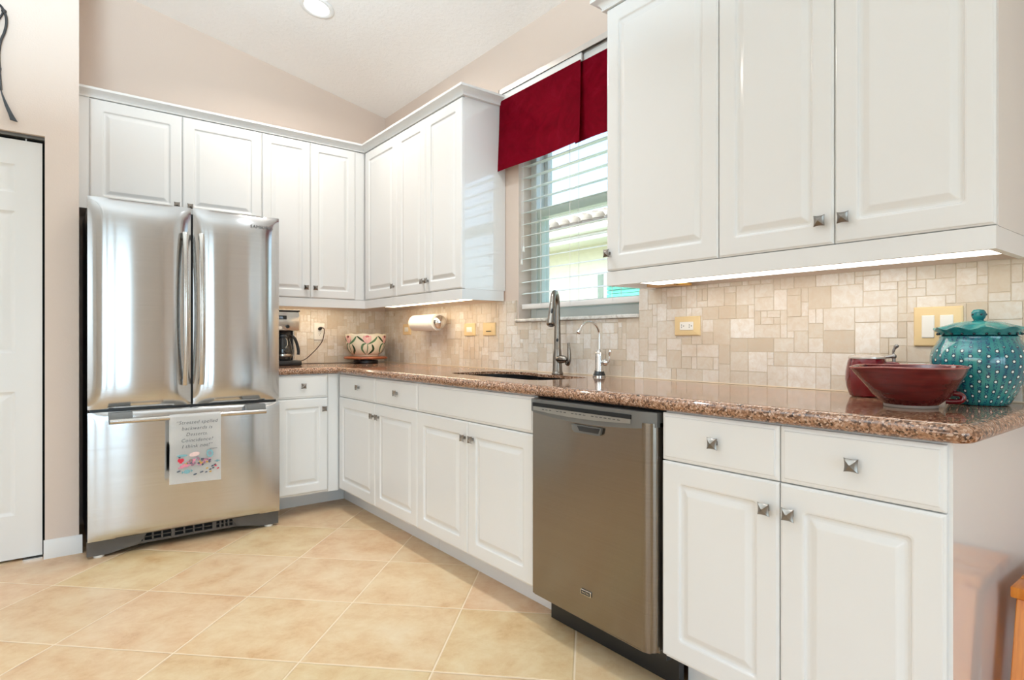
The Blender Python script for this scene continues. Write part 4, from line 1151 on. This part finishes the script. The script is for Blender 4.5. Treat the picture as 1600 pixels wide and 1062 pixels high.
t = thing('batter_bowl', 'dark red glazed mixing bowl with pouring spout at the counter end', 'bowl', (3.776, -.345, ZK2))
spa = math.atan2(-.81, -.62)     # the spout points left, a little towards the room
BB = [(.0585, .0), (.060, .004), (.060, .007), (.066, .012), (.085, .030), (.102, .055), (.114, .080), (.122, .101)]
def spouted(a, r, z):
    d = (a - spa + PI) % (2 * PI) - PI
    k = math.exp(-(d / .30) ** 2) * max(0, (z - .015) / .085) ** 1.6
    rr_ = r + .030 * k
    return Vector((rr_ * math.cos(a), rr_ * math.sin(a), z - .004 * k + .001 * math.sin(2 * a) * (z > .09)))
prof = [(0, .003), (.052, .003)] + BB[:1] + BB[1:]
bm = new(); lathe(bm, BB[2:] + [(.1232, .1035)], 96, fr=spouted, close=False)
inner = [(.1232, .1035), (.1215, .1055), (.1185, .1045), (.116, .099), (.108, .078), (.094, .052), (.07, .025), (.03, .014), (0, .013)]
lathe(bm, [(.1185, .1045), (.116, .099), (.108, .078), (.094, .052), (.07, .025), (.03, .014), (0, .013)], 96, fr=spouted, close=False)
bb = obj('bowl_body', bm, bowl_red, t, False, 60)
bm = new(); lathe(bm, [(.1230, .1025), (.1236, .1040), (.1228, .1056), (.1210, .1062), (.1190, .1055), (.1183, .1040)], 96, fr=spouted, close=False); obj('rim', bm, bowl_rim, t, False, 60, label='worn pinkish rim')
bm = new(); lathe(bm, [(0, .0), (.0590, .0), (.0600, .002), (.0600, .0072), (.056, .009), (0, .009)], 64); obj('foot_ring', bm, bowl_foot, t, False, label='bare clay foot ring')
ha = spa + PI - .55
hv = lambda s_, z, o=0.: (s_ * math.cos(ha) - o * math.sin(ha), s_ * math.sin(ha) + o * math.cos(ha), z)
bm = new(); tube(bm, smooth_path([hv(.088, .038), hv(.104, .036), hv(.110, .027), hv(.102, .018), hv(.074, .017)], 6), .0065, 12); obj('handle', bm, stein_red, t, False)

t = thing('cookie_jar', 'teal ceramic lidded jar with rows of white dots', 'jar', (3.866, -.131, ZK2))
prof = [(0, .002), (.060, 0), (.066, .002), (.071, .012), (.088, .045), (.102, .080), (.1085, .112), (.108, .130), (.102, .150), (.092, .166), (.087, .175), (.0875, .182), (.082, .184), (.080, .176), (.08, .03), (0, .02)]
def lobes(a, r, z):
    k = 1 + .006 * math.cos(15 * a) * (1 if .01 < z < .15 else 0)
    return Vector((r * k * math.cos(a), r * k * math.sin(a), z + (.0022 * math.sin(10 * a) if .16 < z < .17 else 0)))
bm = new(); lathe(bm, prof, 120, fr=lobes); obj('jar_body', bm, jar_mat, t, False, 50)
def frill(a, r, z): return Vector((r * (1 + (.018 * math.sin(10 * a) if r > .09 else 0)) * math.cos(a), r * (1 + (.018 * math.sin(10 * a) if r > .09 else 0)) * math.sin(a), z + (.0035 * math.sin(10 * a + .8) if r > .09 else 0)))
prof = [(.080, .1842), (.0885, .186), (.090, .192), (.0985, .2000), (.0995, .2030), (.095, .2035), (.078, .211), (.055, .2190), (.030, .2235), (.012, .2245), (.012, .187), (.080, .1845)]
bm = new(); lathe(bm, prof, 120, fr=frill, close=False); ld = obj('lid', bm, lid_mat, t, False, 50)
bm = new(); lathe(bm, [(.0115, .2235), (.0115, .2275), (.014, .231), (.0165, .238), (.0162, .247), (.012, .2535), (0, .2555)], 30); obj('lid_knob', bm, lid_mat, ld, False, 60)
dot_mat = plain('dark_blue_glaze', srgb(14, 40, 48), .15, 0, .1)
for k in range(22):
    a = 2 * PI * k / 22; obj('dot', ell(new(), (.0905 * math.cos(a), .0905 * math.sin(a), .1885), (.0035, .0035, .0035), 10, 6), dot_mat, ld, False)
for k in range(5):
    a = 2 * PI * k / 5 + .3; obj('dot', ell(new(), (.0158 * math.cos(a), .0158 * math.sin(a), .241), (.003, .003, .0032), 10, 6), dot_mat, ld, False)

# ------------------------------------------------------------------ step stool
t = thing('step_stool', 'orange lacquered wooden step stool at the end of the counter run', 'stool', (4.16, -.20, 0))
zt = .512
bm = new()
for k, (a, b) in enumerate(((-.312, -.229), (-.226, -.143), (-.140, -.050))):
    box(bm, 3.972, 4.40, a, b, zt - .026, zt, .003)
obj('seat', bm, orange_wood, t)
def leg(x, y, xb, yb, w=.022, d=.036):
    bm = new(); z1_ = zt - .0265; q = [(x, y, z1_), (xb, yb, .0005)]
    tp = [bm.verts.new((x + a * w, y + b * d, z1_)) for a, b in ((-1, -1), (1, -1), (1, 1), (-1, 1))]
    bt = [bm.verts.new((xb + a * w, yb + b * d * .9, .0005)) for a, b in ((-1, -1), (1, -1), (1, 1), (-1, 1))]
    for k in range(4): j = (k + 1) % 4; bm.faces.new((bt[k], bt[j], tp[j], tp[k]))
    bm.faces.new(tp); bm.faces.new(bt[::-1])
    bmesh.ops.bevel(bm, geom=bm.edges[:], offset=.002, segments=1, affect='EDGES'); obj('leg', bm, orange_wood, t)
leg(4.004, -.268, 4.000, -.400); leg(4.368, -.268, 4.372, -.400); leg(4.004, -.092, 4.000, -.052); leg(4.368, -.092, 4.372, -.052)
obj('apron', B(4.028, 4.344, -.272, -.254, zt - .085, zt - .0265), orange_wood, t); obj('apron', B(4.028, 4.344, -.106, -.088, zt - .085, zt - .0265), orange_wood, t)
obj('step_board', B(4.024, 4.348, -.40, -.12, .215, .237, .003), orange_wood, t)
obj('side_rail', B(3.994, 4.012, -.225, -.135, zt - .075, zt - .0265), orange_wood, t); obj('side_rail', B(4.360, 4.378, -.225, -.135, zt - .075, zt - .0265), orange_wood, t)

# ------------------------------------------------------------------ iron wall ornament by the closet
t = thing('wall_ornament', 'black wrought iron scroll ornament hung on the wall above the closet', 'wall decor', (.58, -2.36, 2.16))
ax = .583
def iron(pts, name, rad): bm = new(); tube(bm, smooth_path([(ax, y, z) for y, z in pts], 7), rad, 10); obj(name, bm, black_iron, t)
iron([(-2.34, 2.735), (-2.299, 2.708), (-2.285, 2.684), (-2.276, 2.655), (-2.276, 2.620), (-2.283, 2.580), (-2.296, 2.535), (-2.303, 2.47), (-2.300, 2.38), (-2.295, 2.30)], 'scroll', .0058)
iron([(-2.284, 2.686), (-2.296, 2.655), (-2.315, 2.61), (-2.34, 2.58)], 'scroll', .0045)
iron([(-2.44, 2.735), (-2.40, 2.75), (-2.34, 2.735)], 'scroll', .0058)
bm = new(); ell(bm, (ax, -2.2845, 2.684), (.008, .011, .011), 12, 8); obj('collar', bm, black_iron, t)
bm = new()
e1_ = [(-2.303, 2.325), (-2.293, 2.275), (-2.281, 2.228), (-2.268, 2.190), (-2.262, 2.165)]; e2_ = [(-2.300, 2.325), (-2.286, 2.278), (-2.268, 2.232), (-2.250, 2.192), (-2.233, 2.160)]
A = smooth_path([(0, a, b) for a, b in e1_], 5); Bq = smooth_path([(0, a, b) for a, b in e2_], 5)
fr_ = []
for p, q in zip(A, Bq): fr_.append([bm.verts.new((ax - .003, p.y, p.z)), bm.verts.new((ax - .003, q.y, q.z)), bm.verts.new((ax + .003, q.y, q.z)), bm.verts.new((ax + .003, p.y, p.z))])
for r0, r1 in zip(fr_, fr_[1:]):
    for k in range(4): j = (k + 1) % 4; bm.faces.new((r0[k], r0[j], r1[j], r1[k]))
bm.faces.new(fr_[0][::-1]); bm.faces.new(fr_[-1]); obj('leaf_tail', bm, black_iron, t)
bm = B(LX + .0005, ax - .004, -2.304, -2.294, 2.40, 2.41); obj('hanging_pin', bm, black_iron, t)

# ------------------------------------------------------------------ recessed ceiling lights
def downlight(x, y, label, energy, group=None, spread=105, color=(.84, .93, 1)):
    z = ceil_z(y); t = thing('ceiling_downlight', label, 'ceiling light', (x, y, z))
    if group: t['group'] = group
    sl = math.atan(-CS); rot = Matrix.Translation((0, 0, 0)) @ Matrix.Rotation(sl, 4, 'X')
    bm = new(); lathe(bm, [(.072, -.0005), (.098, -.0005), (.100, -.004), (.097, -.008), (.078, -.010), (.072, -.006), (.072, -.0005)], 48, close=False)
    bmesh.ops.transform(bm, matrix=rot, verts=bm.verts); obj('trim_ring', bm, white_trim, t, False, 50)
    bm = new(); lathe(bm, [(0, -.0052), (.0715, -.0052), (.0715, -.0008), (0, -.0008)], 40); bmesh.ops.transform(bm, matrix=rot, verts=bm.verts); obj('lens', bm, can_glow, t, False, 50, label='glowing lens')
    d = bpy.data.lights.new('downlight_beam', 'AREA'); d.shape = 'DISK'; d.size = .07; d.energy = energy; d.color = color; d.spread = math.radians(spread)
    o = bpy.data.objects.new('downlight_beam', d); S.collection.objects.link(o); o.parent = t; o.location = (0, 0, -.02)
downlight(.925, -.880, 'round recessed ceiling light above the counter corner', 27, None, 155, (1, .95, .89))
for x, y, e in ((2.05, -.78, 17), (2.5, -2.9, 14), (4.6, -2.9, 10)):
    downlight(x, y, 'recessed ceiling light out of frame over the open room', e, 'downlights out of frame')

# made-up pendant, added unseen to house the ceiling fill lamp
px, py, pz = 2.7, -2.5, 2.1
t = thing('fill_lamp_housing', 'added unseen white bowl housing the lamp that fills the ceiling with light', 'fill light housing', (px, py, pz))
bm = new(); lathe(bm, [(0, -.11), (.10, -.105), (.20, -.07), (.265, -.02), (.285, .012), (.279, .012), (.26, -.018), (.195, -.062), (.10, -.09), (0, -.094)], 48); obj('bowl', bm, white_trim, t, False, 60)
bm = new(); tube(bm, [(0, 0, -.09), (0, 0, ceil_z(py) - pz - .002)], .008, 12); obj('rod', bm, nickel, t, False)
bm = new(); lathe(bm, [(0, -.045), (.05, -.045), (.062, -.03), (.062, .018), (0, .018)], 32, (0, 0, ceil_z(py) - pz - .022)); obj('canopy', bm, nickel, t, False)

# ------------------------------------------------------------------ outside: the neighbouring house
g_ = struct('ground', B(-16, 10, .2, 24, -.35, -.25), grass)
t = thing('neighbour_house', 'pale green neighbouring house with white tiled roof, seen through the blind', 'house', (-2, 5, -.25))
obj('wall', B(-9, 5, 4.5, 8.5, -.25, 2.62), stucco, t)
obj('soffit', B(-9, 5, 4.0, 4.5, 2.56, 2.60), house_white, t)
obj('fascia', B(-9, 5, 3.94, 4.0, 2.52, 2.74), house_white, t)
bm = new(); tube(bm, [(-9, 3.90, 2.66), (5, 3.90, 2.66)], .05, 12); obj('gutter', bm, house_white, t)
bm = new(); n = 60
sl = .33
for k in range(n):
    x = -9 + 14 * (k + .5) / n
    for r in range(3):
        ya, yb = 3.90 + r * .42, 3.90 + (r + 1) * .42 + .05; za, zb_ = 2.77 + r * .42 * sl + .02 * 1, 2.77 + (r + 1) * .42 * sl
        P = []
        for yy, zz in ((ya, za + .02), (yb, zb_)):
            P.append([bm.verts.new((x + .115 * math.cos(PI * i / 8), yy, zz + .075 * math.sin(PI * i / 8))) for i in range(9)])
        for i in range(8): bm.faces.new((P[0][i], P[0][i + 1], P[1][i + 1], P[1][i]))
prism(bm, [(3.95, 2.742), (6.5, 2.742 + 2.55 * sl), (9.0, 2.742), ], 'x', -9, 5)
obj('roof', bm, roof_tile, t)
wn = obj('window_frame', B(-2.02, -.9, 4.42, 4.499, .6, 2.16), house_white, t)
obj('window_pane', B(-1.94, -1.82, 4.415, 4.42, .68, 2.08), plain('dim_pane', (.25, .33, .28, 1), .15, 0, .05), wn)
bm = new(); 
for k in range(24): box(bm, -1.70, .2, 4.36 + .004 * (k % 2), 4.412, .68 + k * .052, .68 + k * .052 + .044)
obj('shutter', bm, shutter_mat, t)
